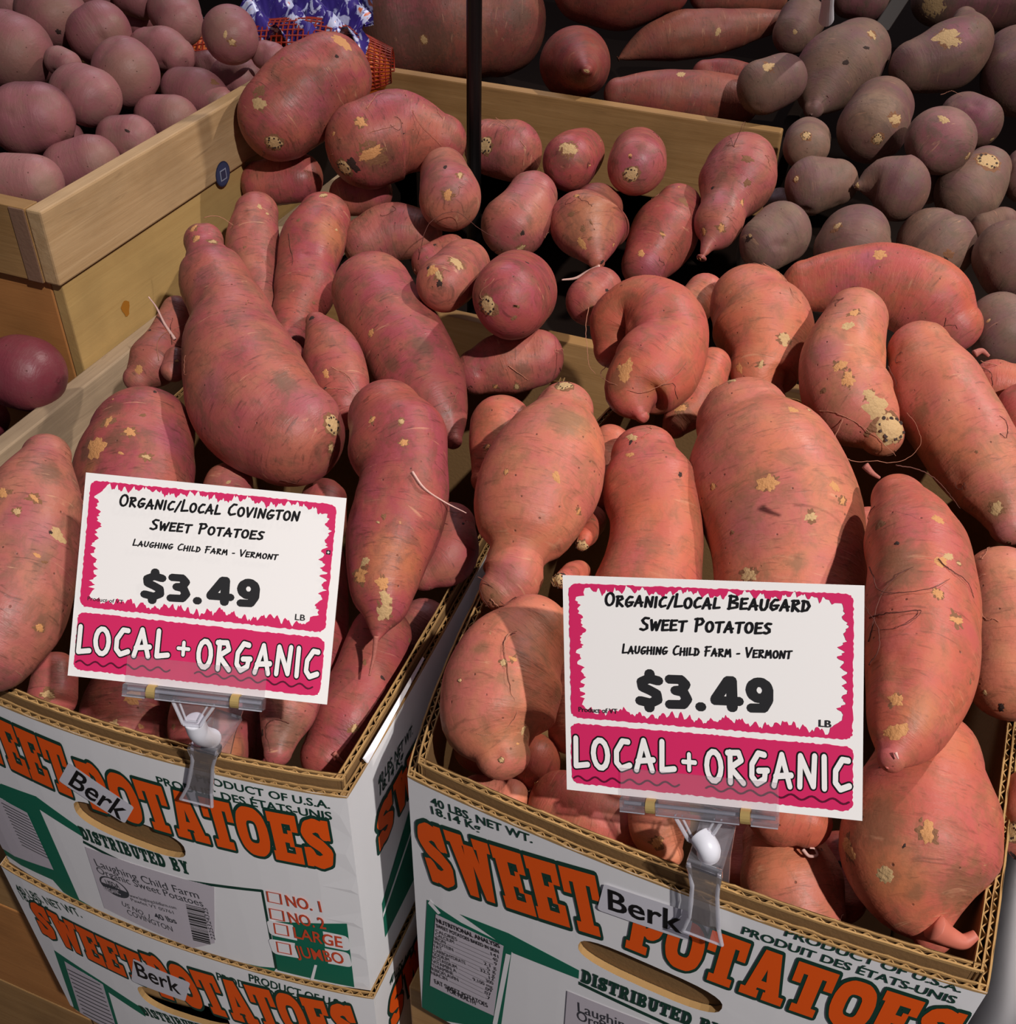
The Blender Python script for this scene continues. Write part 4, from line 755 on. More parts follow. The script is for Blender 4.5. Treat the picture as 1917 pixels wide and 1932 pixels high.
 ('c40', 'C', 5, "wrinkled brownish sweet potato with hanging root, right of the left carton's clip", [(552, 1310, 58), (540, 1350, 54), (528, 1395, 36), (524, 1420, 28)], {'rt': [[(545, 1365), (520, 1355), (502, 1370), (505, 1405), (512, 1445), (515, 1475)]], 'm': [(540, 1380, 40, 'd')]}),
 ('c41', 'C', 1, 'dark shadowed sweet potato in the hollow below the ringed-scar one', [(660, 368, 40), (700, 362, 42)], {}),
 ('c42', 'C', 2, "reddish sweet potato low beside the left carton's right flap", [(740, 1330, 34), (722, 1370, 34), (700, 1410, 30)], {}),
 ('c43', 'C', 1, 'sliver of shadowed sweet potato between the plain one behind the clip and the wrinkled one', [(478, 1335, 46), (478, 1400, 46)], {}),  # filler put in so the lit carton inside reads as a dark gap
 ('c29', 'R', 4, "orange sweet potato standing behind the waisted one at the heap's middle", [(946, 800, 56), (932, 865, 46), (916, 905, 28)], {}),
 ('c30', 'R', 7, 'waisted orange sweet potato with a bent knob foot, between the two price cards', [(1064, 776, 58), (1052, 820, 92), (1027, 885, 112), (1002, 950, 108), (992, 995, 94), (986, 1022, 78), (980, 1040, 56), (972, 1062, 53), (966, 1092, 57), (946, 1114, 42)], {'m': [(1065, 790, 45, 'd'), (1090, 800, 40, 't'), (1050, 900, 13, 'p'), (1092, 965, 11, 'p'), (955, 890, 7, 'p'), (960, 1090, 50, 'v'), (930, 1125, 30, 'd')], 'sc': [(1065, 727, 17)], 'rt': [[(900, 1090), (925, 1110), (945, 1140), (962, 1150)], [(925, 1130), (945, 1145), (955, 1148)]], 'f': [(0.2, 0.015)]}),
 ('c31', 'R', 5, "rounded orange sweet potato alone at the right carton's left front corner", [(1008, 1192, 70), (965, 1248, 102), (942, 1318, 109), (936, 1378, 96), (948, 1420, 52)], {'m': [(968, 1243, 10, 'p'), (950, 1250, 9, 'p'), (905, 1225, 20, 'd'), (985, 1400, 40, 'd')], 'rt': [[(975, 1190), (960, 1195), (957, 1260), (965, 1310), (980, 1340), (965, 1370), (935, 1385), (900, 1390)]], 'sc': [(946, 1434, 6), (868, 1284, 4)]}),
 ('r1', 'R', 5, 'smooth orange sweet potato left of the broadest one, behind the right card', [(1216, 860, 59), (1226, 912, 85), (1240, 980, 84), (1236, 1050, 90), (1218, 1125, 98)], {'m': [(1192, 825, 14, 'p'), (1190, 835, 8, 'k'), (1188, 858, 12, 'p')]}),
 ('r2', 'R', 6, 'broadest salmon sweet potato standing behind the right price card', [(1405, 797, 85), (1425, 842, 122), (1452, 910, 140), (1478, 980, 141), (1490, 1060, 137), (1490, 1140, 135)], {'m': [(1496, 773, 12, 'p'), (1435, 905, 30, 'd'), (1448, 912, 22, 'p'), (1575, 918, 13, 'p'), (1590, 945, 12, 'p'), (1530, 975, 14, 'p'), (1410, 985, 70, 'v'), (1412, 1085, 20, 'p'), (1505, 1065, 22, 'd'), (1340, 715, 14, 'p'), (1380, 718, 14, 'p')]}),
 ('r3', 'R', 6, 'C-shaped curled sweet potato with a pinched tip, upper middle of the right heap', [(1158, 655, 42), (1164, 606, 54), (1200, 574, 52), (1246, 600, 72), (1262, 650, 70), (1230, 705, 79), (1196, 748, 54), (1210, 785, 15)], {'m': [(1180, 700, 26, 'p'), (1240, 730, 26, 't'), (1165, 720, 30, 'd'), (1168, 692, 7, 'p')], 'rt': [[(1110, 580), (1108, 640), (1115, 690), (1125, 705)], [(1140, 690), (1155, 720), (1200, 735), (1270, 705), (1295, 675)]], 'dz': [0.035, 0.02, 0.004, 0, 0, -0.006, -0.008, -0.008]}),
 ('r4', 'R', 6, 'plump sweet potato with a narrow lower neck, right of the C-shaped one', [(1418, 576, 79), (1436, 608, 95), (1444, 680, 68), (1441, 728, 50), (1458, 744, 24)], {'m': [(1436, 688, 10, 'p'), (1395, 695, 12, 'p'), (1480, 640, 16, 'p')], 'rt': [[(1440, 496), (1470, 515), (1500, 560), (1528, 590)]]}),
 ('r5', 'R', 7, 'peanut-shaped pink sweet potato with a pale woody cut end and tangled roots', [(1616, 604, 62), (1598, 655, 78), (1590, 716, 86), (1614, 766, 87), (1648, 802, 62), (1662, 818, 44)], {'m': [(1612, 590, 14, 'p'), (1600, 615, 16, 'p'), (1585, 690, 18, 'p'), (1600, 715, 16, 'p'), (1655, 770, 28, 'p'), (1560, 660, 40, 'v'), (1640, 745, 14, 'p')], 'sc': [(1684, 808, 33)], 'rt': [[(1545, 775), (1580, 780), (1620, 800), (1660, 830), (1690, 860)], [(1590, 790), (1575, 840), (1600, 865), (1650, 870), (1690, 872), (1735, 840), (1725, 800), (1710, 780)], [(1560, 800), (1550, 840), (1552, 860)], [(1720, 790), (1745, 820), (1758, 842)]]}),
 ('r6', 'R', 5, 'long salmon sweet potato running down along the right photo edge to a magenta tip', [(1735, 664, 59), (1756, 715, 82), (1795, 785, 85), (1843, 860, 85), (1888, 938, 68), (1904, 992, 38)], {'m': [(1740, 780, 20, 'd'), (1890, 950, 30, 'd'), (1880, 960, 16, 'p'), (1900, 1000, 40, 'v')], 'rt': [[(1675, 690), (1690, 720), (1700, 760)]]}),
 ('r7', 'R', 4, 'long arched sweet potato at the top of the right heap, bordering the dusty purple pile', [(1522, 538, 48), (1595, 530, 64), (1690, 540, 77), (1768, 580, 74), (1802, 615, 50)], {'m': [(1640, 490, 30, 'v'), (1600, 560, 40, 'v'), (1815, 640, 40, 'v'), (1660, 480, 16, 'p')], 'a': 45}),
 ('r8', 'R', 6, 'bumpy sweet potato wrapped in thread roots, right of the right price card', [(1698, 948, 56), (1725, 1010, 94), (1740, 1090, 100), (1738, 1180, 105), (1735, 1262, 102), (1722, 1332, 91), (1700, 1392, 66), (1682, 1430, 28)], {'m': [(1690, 1050, 40, 'd'), (1770, 980, 14, 'p'), (1775, 1060, 16, 'p'), (1770, 1120, 14, 'p'), (1790, 1050, 14, 'p'), (1805, 1170, 18, 'p'), (1660, 990, 14, 'd'), (1692, 1025, 6, 'k'), (1690, 1380, 26, 'p'), (1690, 1320, 16, 'p'), (1740, 1350, 40, 't'), (1670, 1420, 40, 'v'), (1700, 1080, 40, 'd')], 'sp': [([(1632, 878), (1645, 892), (1660, 902)], 14), ([(1690, 1420), (1692, 1425), (1695, 1432)], 6), ([(1648, 1442), (1646, 1460), (1650, 1475)], 7)], 'rt': [[(1640, 1210), (1680, 1100), (1740, 1062), (1780, 1050)], [(1770, 1055), (1800, 1080), (1830, 1110), (1845, 1140)], [(1640, 1165), (1690, 1155), (1740, 1152), (1720, 1175), (1650, 1190)], [(1640, 1070), (1680, 1120), (1760, 1110), (1790, 1090)], [(1640, 1255), (1660, 1230), (1662, 1200), (1650, 1170), (1635, 1140)], [(1690, 878), (1740, 890), (1780, 920), (1810, 965)]], 'Y0': 0.475, 'a': 4}),
 ('r9', 'R', 4, 'biggest sweet potato with a pink nub at its bottom, front right of the right carton', [(1752, 1440, 104), (1746, 1505, 136), (1738, 1570, 149), (1731, 1630, 143), (1736, 1690, 112), (1748, 1732, 76), (1760, 1760, 40)], {'m': [(1600, 1600, 24, 'p'), (1670, 1650, 20, 'p'), (1750, 1570, 20, 'p'), (1706, 1596, 6, 'k'), (1725, 1685, 20, 'd'), (1660, 1550, 50, 'd'), (1820, 1680, 60, 'd'), (1690, 1650, 60, 't')], 'sp': [([(1762, 1748), (1790, 1766), (1818, 1776), (1842, 1764)], 46), ([(1800, 1765), (1797, 1770), (1795, 1762)], 7)]}),
 ('r10', 'R', 4, "sweet potato resting on the right carton's front rim, right of the clip", [(1478, 1590, 70), (1492, 1655, 92), (1508, 1725, 84)], {}),
 ('r11', 'R', 5, "shaded sweet potato with a white loop sprout, under the right card's bottom edge", [(1445, 1500, 66), (1490, 1535, 70), (1520, 1548, 52)], {'sp': [([(1515, 1603), (1527, 1615), (1542, 1612), (1538, 1602), (1528, 1600)], 7)]}),
 ('r12', 'R', 4, "dark sweet potato with a wrinkled tip, left of the right carton's clip", [(1242, 1525, 60), (1246, 1575, 56), (1262, 1612, 28)], {'m': [(1240, 1590, 14, 'p')]}),
 ('r13', 'R', 3, "shadowed sweet potato inside the right carton below the card's bottom left corner", [(1060, 1520, 66), (1110, 1545, 74), (1165, 1560, 60)], {}),
 ('r14', 'R', 2, "dim sweet potato deep in the right carton's left front corner", [(900, 1500, 38), (960, 1510, 40)], {}),
 ('r15', 'R', 3, 'salmon sweet potato at the right edge beyond the thread-rooted one', [(1890, 1095, 66), (1908, 1185, 88), (1908, 1278, 84)], {'m': [(1850, 1010, 20, 'v')]}),
 ('r16', 'R', 3, "pink hairy sweet potato with a brown stub, below the purple pile's right edge", [(1878, 728, 48), (1922, 735, 48)], {'sp': [([(1838, 668), (1852, 662), (1866, 672)], 14)], 'rt': [[(1840, 690), (1865, 700), (1870, 730), (1860, 750)], [(1850, 680), (1890, 690), (1915, 710)]]}),
 ('r17', 'R', 4, 'orange sweet potato cut off at the right edge below the pink hairy one', [(1935, 770, 50), (1945, 800, 52)], {}),
 ('r18', 'R', 2, 'brownish sweet potato in the gap under the plump narrow-necked one', [(1345, 690, 36), (1312, 755, 46), (1272, 800, 28)], {'m': [(1285, 770, 14, 'p'), (1290, 790, 30, 'd')]}),
 ('r19', 'R', 3, 'small pink sweet potato end with corky scar, right of the waisted one', [(1112, 985, 32), (1102, 1018, 22)], {'sc': [(1097, 1033, 15)], 'd': -0.04}),
 ('r20', 'R', 3, "corky brown sweet potato tip at the right card's top left corner", [(1090, 1080, 26), (1062, 1096, 18)], {'sc': [(1052, 1097, 15)], 'd': -0.04}),
 ('r21', 'C', 2, 'small sweet potato in the dark gap under the tan pitted one', [(1110, 570, 44), (1135, 545, 40)], {}),
 ('r22', 'R', 1, 'dark red sweet potato in the shadow under the bulb-shaped one', [(1330, 555, 38), (1300, 590, 36)], {}),
 ('r23', 'R', 3, "orange sweet potato with a cracked cork end, beyond the right carton's outer wall", [(1945, 1500, 48), (1940, 1585, 45)], {'sc': [(1908, 1570, 18)]}),
 ('r24', 'R', 2, 'dark red sweet potato behind the bottom of the broadest one and the thread-rooted one', [(1640, 1000, 45), (1640, 1080, 50)], {}),
 ('r25', 'R', 2, 'shaded red sweet potato between the waisted one and the smooth orange one', [(1150, 840, 40), (1130, 930, 44)], {}),
 ('r26', 'R', 2, "shadowed sweet potato right of the lone rounded one, beside the right card's left edge", [(1070, 1180, 36), (1080, 1280, 50), (1080, 1380, 46)], {}),
 ('r29', 'R', 1, "dim sweet potato underneath the lone rounded one in the carton's corner", [(905, 1405, 52), (1000, 1440, 60)], {}),  # filler added over the lit carton floor to darken this corner
 ('r27', 'R', 1, "shadowed sweet potato in the gap behind the right carton's clip", [(1395, 1560, 48), (1400, 1640, 54)], {}),  # added beneath the heap so this gap stays dark
 ('r28', 'R', 1, 'shadowed sliver of sweet potato between the front-rim one and the biggest one', [(1585, 1610, 44), (1592, 1700, 44)], {}),  # extra tuber put in to keep the gap dark
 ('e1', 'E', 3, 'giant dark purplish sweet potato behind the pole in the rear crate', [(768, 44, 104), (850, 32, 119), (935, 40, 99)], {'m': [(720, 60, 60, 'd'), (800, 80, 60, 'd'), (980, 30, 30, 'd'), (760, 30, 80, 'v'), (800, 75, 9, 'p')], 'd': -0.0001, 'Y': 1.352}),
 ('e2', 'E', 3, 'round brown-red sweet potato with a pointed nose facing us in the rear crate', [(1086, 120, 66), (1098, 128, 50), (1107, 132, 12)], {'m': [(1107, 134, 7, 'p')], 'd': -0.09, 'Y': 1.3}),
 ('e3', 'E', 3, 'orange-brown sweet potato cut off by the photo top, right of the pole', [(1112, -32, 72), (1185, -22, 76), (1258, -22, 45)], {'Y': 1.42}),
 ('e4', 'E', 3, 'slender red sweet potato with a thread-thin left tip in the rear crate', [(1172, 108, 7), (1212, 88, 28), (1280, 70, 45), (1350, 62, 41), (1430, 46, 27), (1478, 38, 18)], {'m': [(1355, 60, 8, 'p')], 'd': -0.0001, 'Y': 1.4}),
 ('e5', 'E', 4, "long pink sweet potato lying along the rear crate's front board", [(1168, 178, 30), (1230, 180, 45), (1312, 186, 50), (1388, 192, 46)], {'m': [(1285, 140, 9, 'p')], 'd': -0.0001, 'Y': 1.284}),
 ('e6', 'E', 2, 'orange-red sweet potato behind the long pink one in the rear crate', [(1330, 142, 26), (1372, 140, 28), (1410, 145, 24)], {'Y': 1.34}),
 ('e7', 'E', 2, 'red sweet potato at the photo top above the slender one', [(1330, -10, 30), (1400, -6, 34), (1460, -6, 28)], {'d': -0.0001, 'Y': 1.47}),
 ('f1', 'F', 4, 'dusty mauve purple sweet potato beside the small white clip post', [(1512, 40, 45), (1498, 62, 42)], {'m': [(1500, 60, 5, 'p')]}),
 ('f2', 'F', 5, "brown purple sweet potato at the rear crate's right end, half in shade", [(1475, 150, 48), (1440, 164, 50)], {'m': [(1450, 125, 14, 'p')]}),
 ('f3', 'F', 5, 'large lumpy mauve purple sweet potato with a tapering lower tip', [(1612, 100, 64), (1580, 130, 76), (1548, 178, 46), (1536, 204, 20)], {'m': [(1645, 65, 10, 'p'), (1635, 90, 8, 'k'), (1520, 90, 30, 'v'), (1596, 118, 7, 'k')], 'rt': [[(1560, 180), (1572, 200), (1555, 216)]]}),
 ('f4', 'F', 5, 'big mauve purple sweet potato pointing up to a bent tip, near the top right corner', [(1725, 126, 48), (1785, 108, 64), (1822, 78, 54), (1820, 36, 22)], {'m': [(1790, 70, 26, 'p'), (1815, 60, 30, 'v')], 'rt': [[(1838, 30), (1845, 40), (1842, 50)]]}),
 ('f5', 'F', 5, 'tan-brown egg-shaped purple sweet potato with a pale open eye, middle of the purple pile', [(1660, 206, 62), (1646, 240, 65)], {'m': [(1655, 200, 50, 't'), (1690, 225, 14, 'p')], 'sc': [(1656, 262, 10)], 'd': -0.03}),
 ('f6', 'F', 6, 'round wrinkled violet-pink purple sweet potato, right of the tan egg-shaped one', [(1772, 262, 61), (1776, 268, 61)], {'m': [(1775, 250, 70, 'v'), (1826, 295, 7, 'p'), (1780, 225, 12, 'p')]}),
 ('f7', 'F', 3, "small dark purple sweet potato with a white ring eye, by the rear crate's corner", [(1523, 262, 40), (1522, 278, 41)], {'sc': [(1521, 256, 9)], 'd': -0.04}),
 ('f8', 'F', 4, 'brown purple sweet potato with a tiny white ring eye, below the dark ringed one', [(1534, 350, 54), (1578, 344, 42)], {'sc': [(1502, 338, 6)]}),
 ('f9', 'F', 4, 'triangular brown purple sweet potato with a white pointed left tip', [(1622, 350, 12), (1652, 345, 40), (1694, 356, 60)], {'m': [(1617, 351, 6, 'p')]}),
 ('f10', 'F', 5, 'upright brown purple sweet potato topped by a broad pale cork scar', [(1866, 315, 38), (1848, 340, 50), (1824, 368, 56)], {'sc': [(1865, 302, 22)]}),
 ('f11', 'F', 4, "brown purple sweet potato at the pile's lower left, right of the bulb-shaped one", [(1474, 440, 58), (1446, 460, 52)], {'m': [(1412, 450, 10, 'k'), (1415, 445, 6, 'p')]}),
 ('f12', 'F', 4, 'brown purple sweet potato with a tan peeled fleck, just above the long arched one', [(1612, 450, 64), (1608, 466, 68)], {'m': [(1580, 426, 10, 'p'), (1574, 435, 10, 'd')]}),
 ('f13', 'F', 4, "wide brown purple sweet potato with a puckered dark eye, above the arched one's right half", [(1755, 455, 62), (1768, 466, 70)], {'m': [(1790, 480, 12, 'd'), (1785, 488, 6, 'k')]}),
 ('f14', 'F', 4, 'brown purple sweet potato cut by the right edge, beside the puckered-eyed one', [(1900, 480, 64), (1912, 498, 66)], {}),
 ('f15', 'F', 3, 'dim mauve purple sweet potato at the right edge, lowest of the purple pile', [(1885, 610, 58), (1898, 630, 64)], {'m': [(1865, 605, 5, 'p')]}),
 ('f16', 'F', 4, 'large brown purple sweet potato cut by the right edge, under the bent-tipped one', [(1922, 110, 64), (1930, 145, 76)], {}),
 ('f17', 'F', 2, 'shaded purple sweet potato behind the round violet-pink one', [(1818, 220, 46), (1842, 232, 48)], {'m': [(1835, 225, 40, 'v'), (1872, 263, 6, 'p')], 'rt': [[(1775, 178), (1800, 170), (1820, 178)]]}),
 ('f18', 'F', 3, 'purple sweet potato sliver at the right edge beside the cork-scarred one', [(1938, 315, 38), (1938, 345, 40)], {}),
 ('f19', 'F', 3, 'reddish cracked purple sweet potato along the top right corner', [(1770, -2, 50), (1850, -4, 56), (1930, -2, 54)], {'m': [(1740, 20, 40, 'd'), (1760, 10, 30, 'p'), (1860, 0, 60, 'v')], 'd': -0.0001}),
 ('f20', 'F', 3, 'dark violet purple sweet potato at the photo top, between the white post and clear bracket', [(1608, -4, 38), (1640, 0, 40)], {'m': [(1620, 0, 50, 'v')]}),
 ('f21', 'F', 1, 'dark purple sweet potato in the hollow behind the tiny-ringed one', [(1470, 385, 30), (1500, 395, 30)], {}),
 ('f22', 'F', 1, 'shadowed purple sweet potato below the cork-scarred one', [(1890, 425, 34), (1860, 430, 30)], {}),
 ('f24', 'F', 1, 'shadowed purple sweet potato beneath the round violet-pink one', [(1755, 325, 44), (1790, 335, 44)], {}),
 ('f23', 'F', 2, 'dark purple sweet potato in the gap right of the tan egg-shaped one', [(1725, 330, 38), (1745, 345, 40)], {}),
 ('a1', 'A', 4, 'big brownish red potato at the left photo edge, second row from the top', [(12, 98, 72), (30, 102, 70)], {'m': [(30, 120, 50, 't')]}),
 ('a2', 'A', 4, 'brownish red potato near the top left, above the dark gap', [(95, 26, 62), (104, 34, 60)], {'m': [(110, 60, 6, 'k'), (110, 20, 30, 't')]}),
 ('a3', 'A', 4, 'red potato with a tan dented eye, in the top row', [(180, 66, 54), (192, 60, 56)], {'m': [(220, 38, 12, 't'), (215, 75, 30, 't')]}),
 ('a4', 'A', 6, 'large smooth mauve red potato at the left edge, nearest of the big ones', [(48, 226, 69), (76, 222, 65)], {}),
 ('a5', 'A', 5, 'oval mauve red potato right of the large smooth one', [(148, 172, 52), (172, 184, 56)], {}),
 ('a6', 'A', 5, 'dusty round red potato in the middle of the crate', [(234, 134, 60), (242, 140, 60)], {'m': [(235, 135, 45, 't')]}),
 ('a7', 'A', 4, 'elongated mauve red potato behind the dusty round one', [(280, 86, 34), (310, 94, 42), (334, 106, 34)], {}),
 ('a8', 'A', 4, 'pale mauve red potato in the top row, left of the scarred one', [(328, 18, 50), (340, 42, 44)], {}),
 ('a9', 'A', 5, 'round red potato with a scratched scar, beside the net bag', [(434, 62, 51), (437, 70, 50)], {'m': [(425, 65, 7, 'p'), (438, 80, 7, 'p'), (410, 50, 40, 't')]}),
 ('a10', 'A', 5, "long red potato with a brown patch resting on the crate's side board", [(342, 168, 39), (380, 178, 44), (414, 196, 30)], {'X': -0.69, 'm': [(412, 190, 20, 'd'), (405, 155, 9, 'd')]}),
 ('a11', 'A', 5, 'red potato against the side board, left of the brown-patched one', [(295, 222, 42), (330, 226, 46)], {'X': -0.682, 'm': [(340, 215, 40, 't')]}),
 ('a12', 'A', 6, "small red potato against the middle of the crate's side board", [(222, 262, 41), (254, 264, 44)], {'X': -0.68, 'm': [(240, 247, 6, 'k')]}),
 ('a13', 'A', 6, "oval red potato in the crate's front right corner", [(130, 318, 50), (175, 308, 54)], {'X': -0.69, 'm': [(200, 300, 40, 't')]}),
 ('a14', 'A', 7, "red potato right behind the crate's front board, at the left edge", [(18, 345, 54), (68, 345, 52)], {'Y': 0.68, 'm': [(90, 350, 24, 't')]}),
 ('a15', 'A', 4, 'red potato half hidden behind the huge blunt sweet potato', [(435, 146, 38), (462, 150, 40)], {}),
 ('a16', 'A', 3, 'pale red potato bit between the scarred one and the huge sweet potato', [(500, 104, 26), (515, 108, 26)], {}),
 ('a17', 'A', 4, 'red potato cut off in the very top left corner', [(0, 2, 38), (14, 4, 36)], {}),
 ('a18', 'A', 3, 'brownish red potato cut by the top edge, above the dented one', [(170, -18, 34), (190, -16, 32)], {}),
 ('a19', 'A', 3, 'shaded red potato at the top edge with a notch of shadow', [(250, -8, 38), (268, -2, 38)], {}),
 ('a20', 'A', 2, 'red potato peeping through the gap left of the dusty round one', [(112, 116, 28), (128, 122, 26)], {}),
 ('a21', 'A', 2, 'grey-pink red potato low behind the elongated mauve one', [(250, 42, 26), (266, 48, 24)], {}),
 ('a22', 'A', 2, 'little red potato deep in the gap behind the corner oval one', [(135, 255, 24), (128, 268, 22)], {}),
 ('a23', 'A', 2, 'shadowed red potato deep between the scarred one and the elongated one', [(380, 130, 30), (395, 125, 28)], {}),
 ('b1', 'B', 4, 'shiny wine-red potato in the dark bin under the crate', [(36, 702, 70), (54, 706, 70)], {'Y': 0.585}),
 ('b2', 'B', 3, 'wine-red potato above the shiny one at the left edge, in the dark bin', [(-26, 622, 38), (-20, 628, 38)], {}),
 ('b3', 'B', 3, 'greyish red potato below the shiny one at the left edge, in the dark bin', [(-26, 785, 38), (-22, 792, 38)], {}),
]
DEPTH = {'c1': [1.0752, 1.0816, 1.0871], 'c2': [1.0653, 1.0707, 1.076], 'c3': [1.0483, 1.0008], 'c4': [1.1689, 1.162], 'c5': [1.1428, 1.0828], 'c6': [1.1334, 1.0534], 'c7': [1.0794, 1.0722, 1.0577, 1.048, 1.0431, 1.0364, 1.0313], 'c8': [1.073, 1.0644, 1.0564], 'c9': [1.0715, 1.0618, 1.0485, 1.0381], 'c10': [1.0945, 1.0818, 1.0652], 'c11': [0.9468, 0.8878], 'c12': [0.9271, 0.8401], 'c13': [0.9916, 0.9951], 'c14': [1.0478, 1.0501, 1.046], 'c15': [1.0229, 1.01, 0.993, 0.9811, 0.9658, 0.9527], 'c16': [1.0424, 1.0255, 1.0023, 0.9795], 'c17': [0.93, 0.9145, 0.8947, 0.8727, 0.8541, 0.846], 'c18': [1.129, 1.1264], 'c19': [0.888, 0.8828, 0.8752, 0.8679, 0.8555, 0.844, 0.8315, 0.8155, 0.8014, 0.7906, 0.7837], 'c20': [0.8846, 0.8695, 0.8526, 0.8392], 'c21': [0.75, 0.7403, 0.7279, 0.7149, 0.7039, 0.6949, 0.6854, 0.6781, 0.6724, 0.6692], 'c22': [0.8075, 0.7957, 0.783], 'c23': [0.707, 0.6937, 0.6784, 0.6639, 0.6512, 0.6435], 'c24': [0.7744, 0.7594, 0.743, 0.7287, 0.7185], 'c25': [0.726, 0.7118, 0.6975, 0.6889], 'c26': [0.7939, 0.7862], 'c27': [0.7541, 0.7425, 0.7393], 'c28': [0.9029, 0.904, 0.903], 'c32': [0.8996, 0.888, 0.8734, 0.8681], 'c33': [0.8611, 0.8552], 'c34': [0.8781, 0.8736], 'c35': [0.8054, 0.7956], 'c36': [0.8208, 0.8109], 'c37': [0.7225, 0.7142], 'c38': [0.7687, 0.7581, 0.7474], 'c39': [0.7293, 0.7182, 0.7091], 'c40': [0.6798, 0.6734, 0.6662, 0.6622], 'c41': [1.1212, 1.1199], 'c42': [0.7373, 0.7307, 0.7243], 'c43': [0.764, 0.7514], 'c29': [0.7939, 0.78, 0.7721], 'c30': [0.7386, 0.7299, 0.7178, 0.7061, 0.6979, 0.693, 0.6899, 0.6862, 0.681, 0.6779], 'c31': [0.6248, 0.6174, 0.6074, 0.5986, 0.592], 'r1': [0.7383, 0.7272, 0.7132, 0.7002, 0.6873], 'r2': [0.7431, 0.7329, 0.7181, 0.7036, 0.6884, 0.6744], 'r3': [0.8756, 0.8731, 0.8637, 0.8503, 0.8367, 0.8193, 0.8091, 0.7997], 'r4': [0.9013, 0.8917, 0.8726, 0.8608, 0.8559], 'r5': [0.8369, 0.8256, 0.8118, 0.7992, 0.7895, 0.7853], 'r6': [0.8248, 0.8119, 0.7942, 0.7758, 0.7578, 0.7465], 'r7': [0.9697, 0.9619, 0.9509, 0.9402, 0.9347], 'r8': [0.6507, 0.6305, 0.6063, 0.5813, 0.5602, 0.5433, 0.5297, 0.5214], 'r9': [0.5765, 0.568, 0.5599, 0.5526, 0.5452, 0.5398, 0.5362], 'r10': [0.6068, 0.5975, 0.5877], 'r11': [0.5837, 0.5776, 0.5749], 'r12': [0.5873, 0.5804, 0.5749], 'r13': [0.614, 0.6087, 0.6047], 'r14': [0.6204, 0.6168], 'r15': [0.6523, 0.6372, 0.623], 'r16': [0.849, 0.8449], 'r17': [0.8131, 0.8059], 'r18': [0.8618, 0.8477, 0.8392], 'r19': [0.7496, 0.7085], 'r20': [0.7025, 0.6625], 'r21': [0.9443, 0.9498], 'r22': [0.9501, 0.9421], 'r23': [0.5944, 0.5833], 'r24': [0.7243, 0.7095], 'r25': [0.7821, 0.7637], 'r26': [0.6764, 0.6589, 0.6427], 'r29': [0.6449, 0.6359], 'r27': [0.6451, 0.6332], 'r28': [0.6211, 0.6085], 'e1': [1.3943, 1.3942, 1.3942], 'e2': [1.3183, 1.2733, 1.2283], 'e3': [1.3732, 1.3593, 1.3506], 'e4': [1.3527, 1.3527, 1.3527, 1.3527, 1.3526, 1.3526], 'e5': [1.2749, 1.2749, 1.2749, 1.2748], 'e6': [1.3032, 1.2996, 1.2934], 'e7': [1.3634, 1.3633, 1.3633], 'f1': [1.32, 1.3114], 'f2': [1.2121, 1.2098], 'f3': [1.2584, 1.2488, 1.2319, 1.2224], 'f4': [1.2277, 1.2292, 1.2381, 1.2562], 'f5': [1.1509, 1.1209], 'f6': [1.0575, 1.0552], 'f7': [1.1313, 1.0913], 'f8': [1.0711, 1.0696], 'f9': [1.0458, 1.0451, 1.0382], 'f10': [1.083, 1.0761, 1.0686], 'f11': [1.0348, 1.0305], 'f12': [1.0221, 1.0174], 'f13': [1.0274, 1.023], 'f14': [0.985, 0.979], 'f15': [0.9518, 0.9455], 'f16': [1.2512, 1.236], 'f17': [1.1577, 1.1511], 'f18': [1.0879, 1.0779], 'f19': [1.3522, 1.3521, 1.3521], 'f20': [1.3645, 1.3589], 'f21': [1.1166, 1.1106], 'f22': [1.0294, 1.03], 'f24': [1.1374, 1.1309], 'f23': [1.1074, 1.1006], 'a1': [1.0928, 1.0893], 'a2': [1.1536, 1.1489], 'a3': [1.1228, 1.1242], 'a4': [0.9848, 0.9838], 'a5': [1.028, 1.0212], 'a6': [1.0721, 1.0689], 'a7': [1.1327, 1.1261, 1.1185], 'a8': [1.1598, 1.1476], 'a9': [1.0805, 1.0769], 'a10': [1.1132, 1.1054, 1.0948], 'a11': [1.0686, 1.0638], 'a12': [1.0169, 1.0134], 'a13': [0.9838, 0.9835], 'a14': [0.9293, 0.9254], 'a15': [1.1432, 1.1388], 'a16': [1.1022, 1.099], 'a17': [1.1793, 1.1767], 'a18': [1.1928, 1.1895], 'a19': [1.182, 1.1771], 'a20': [1.0753, 1.0712], 'a21': [1.2135, 1.2088], 'a22': [1.0255, 1.0212], 'a23': [1.1563, 1.1569], 'b1': [0.926, 0.9235], 'b2': [1.1158, 1.1131], 'b3': [0.9996, 0.9972]}
GROUP = {'C': 'sweet potatoes heaped in and behind the left carton', 'R': 'sweet potatoes heaped in the right carton', 'E': 'large sweet potatoes in the rear crate', 'F': 'dusty purple sweet potatoes', 'A': 'red potatoes in the slatted crate', 'B': 'wine-red potatoes in the dark bin'}
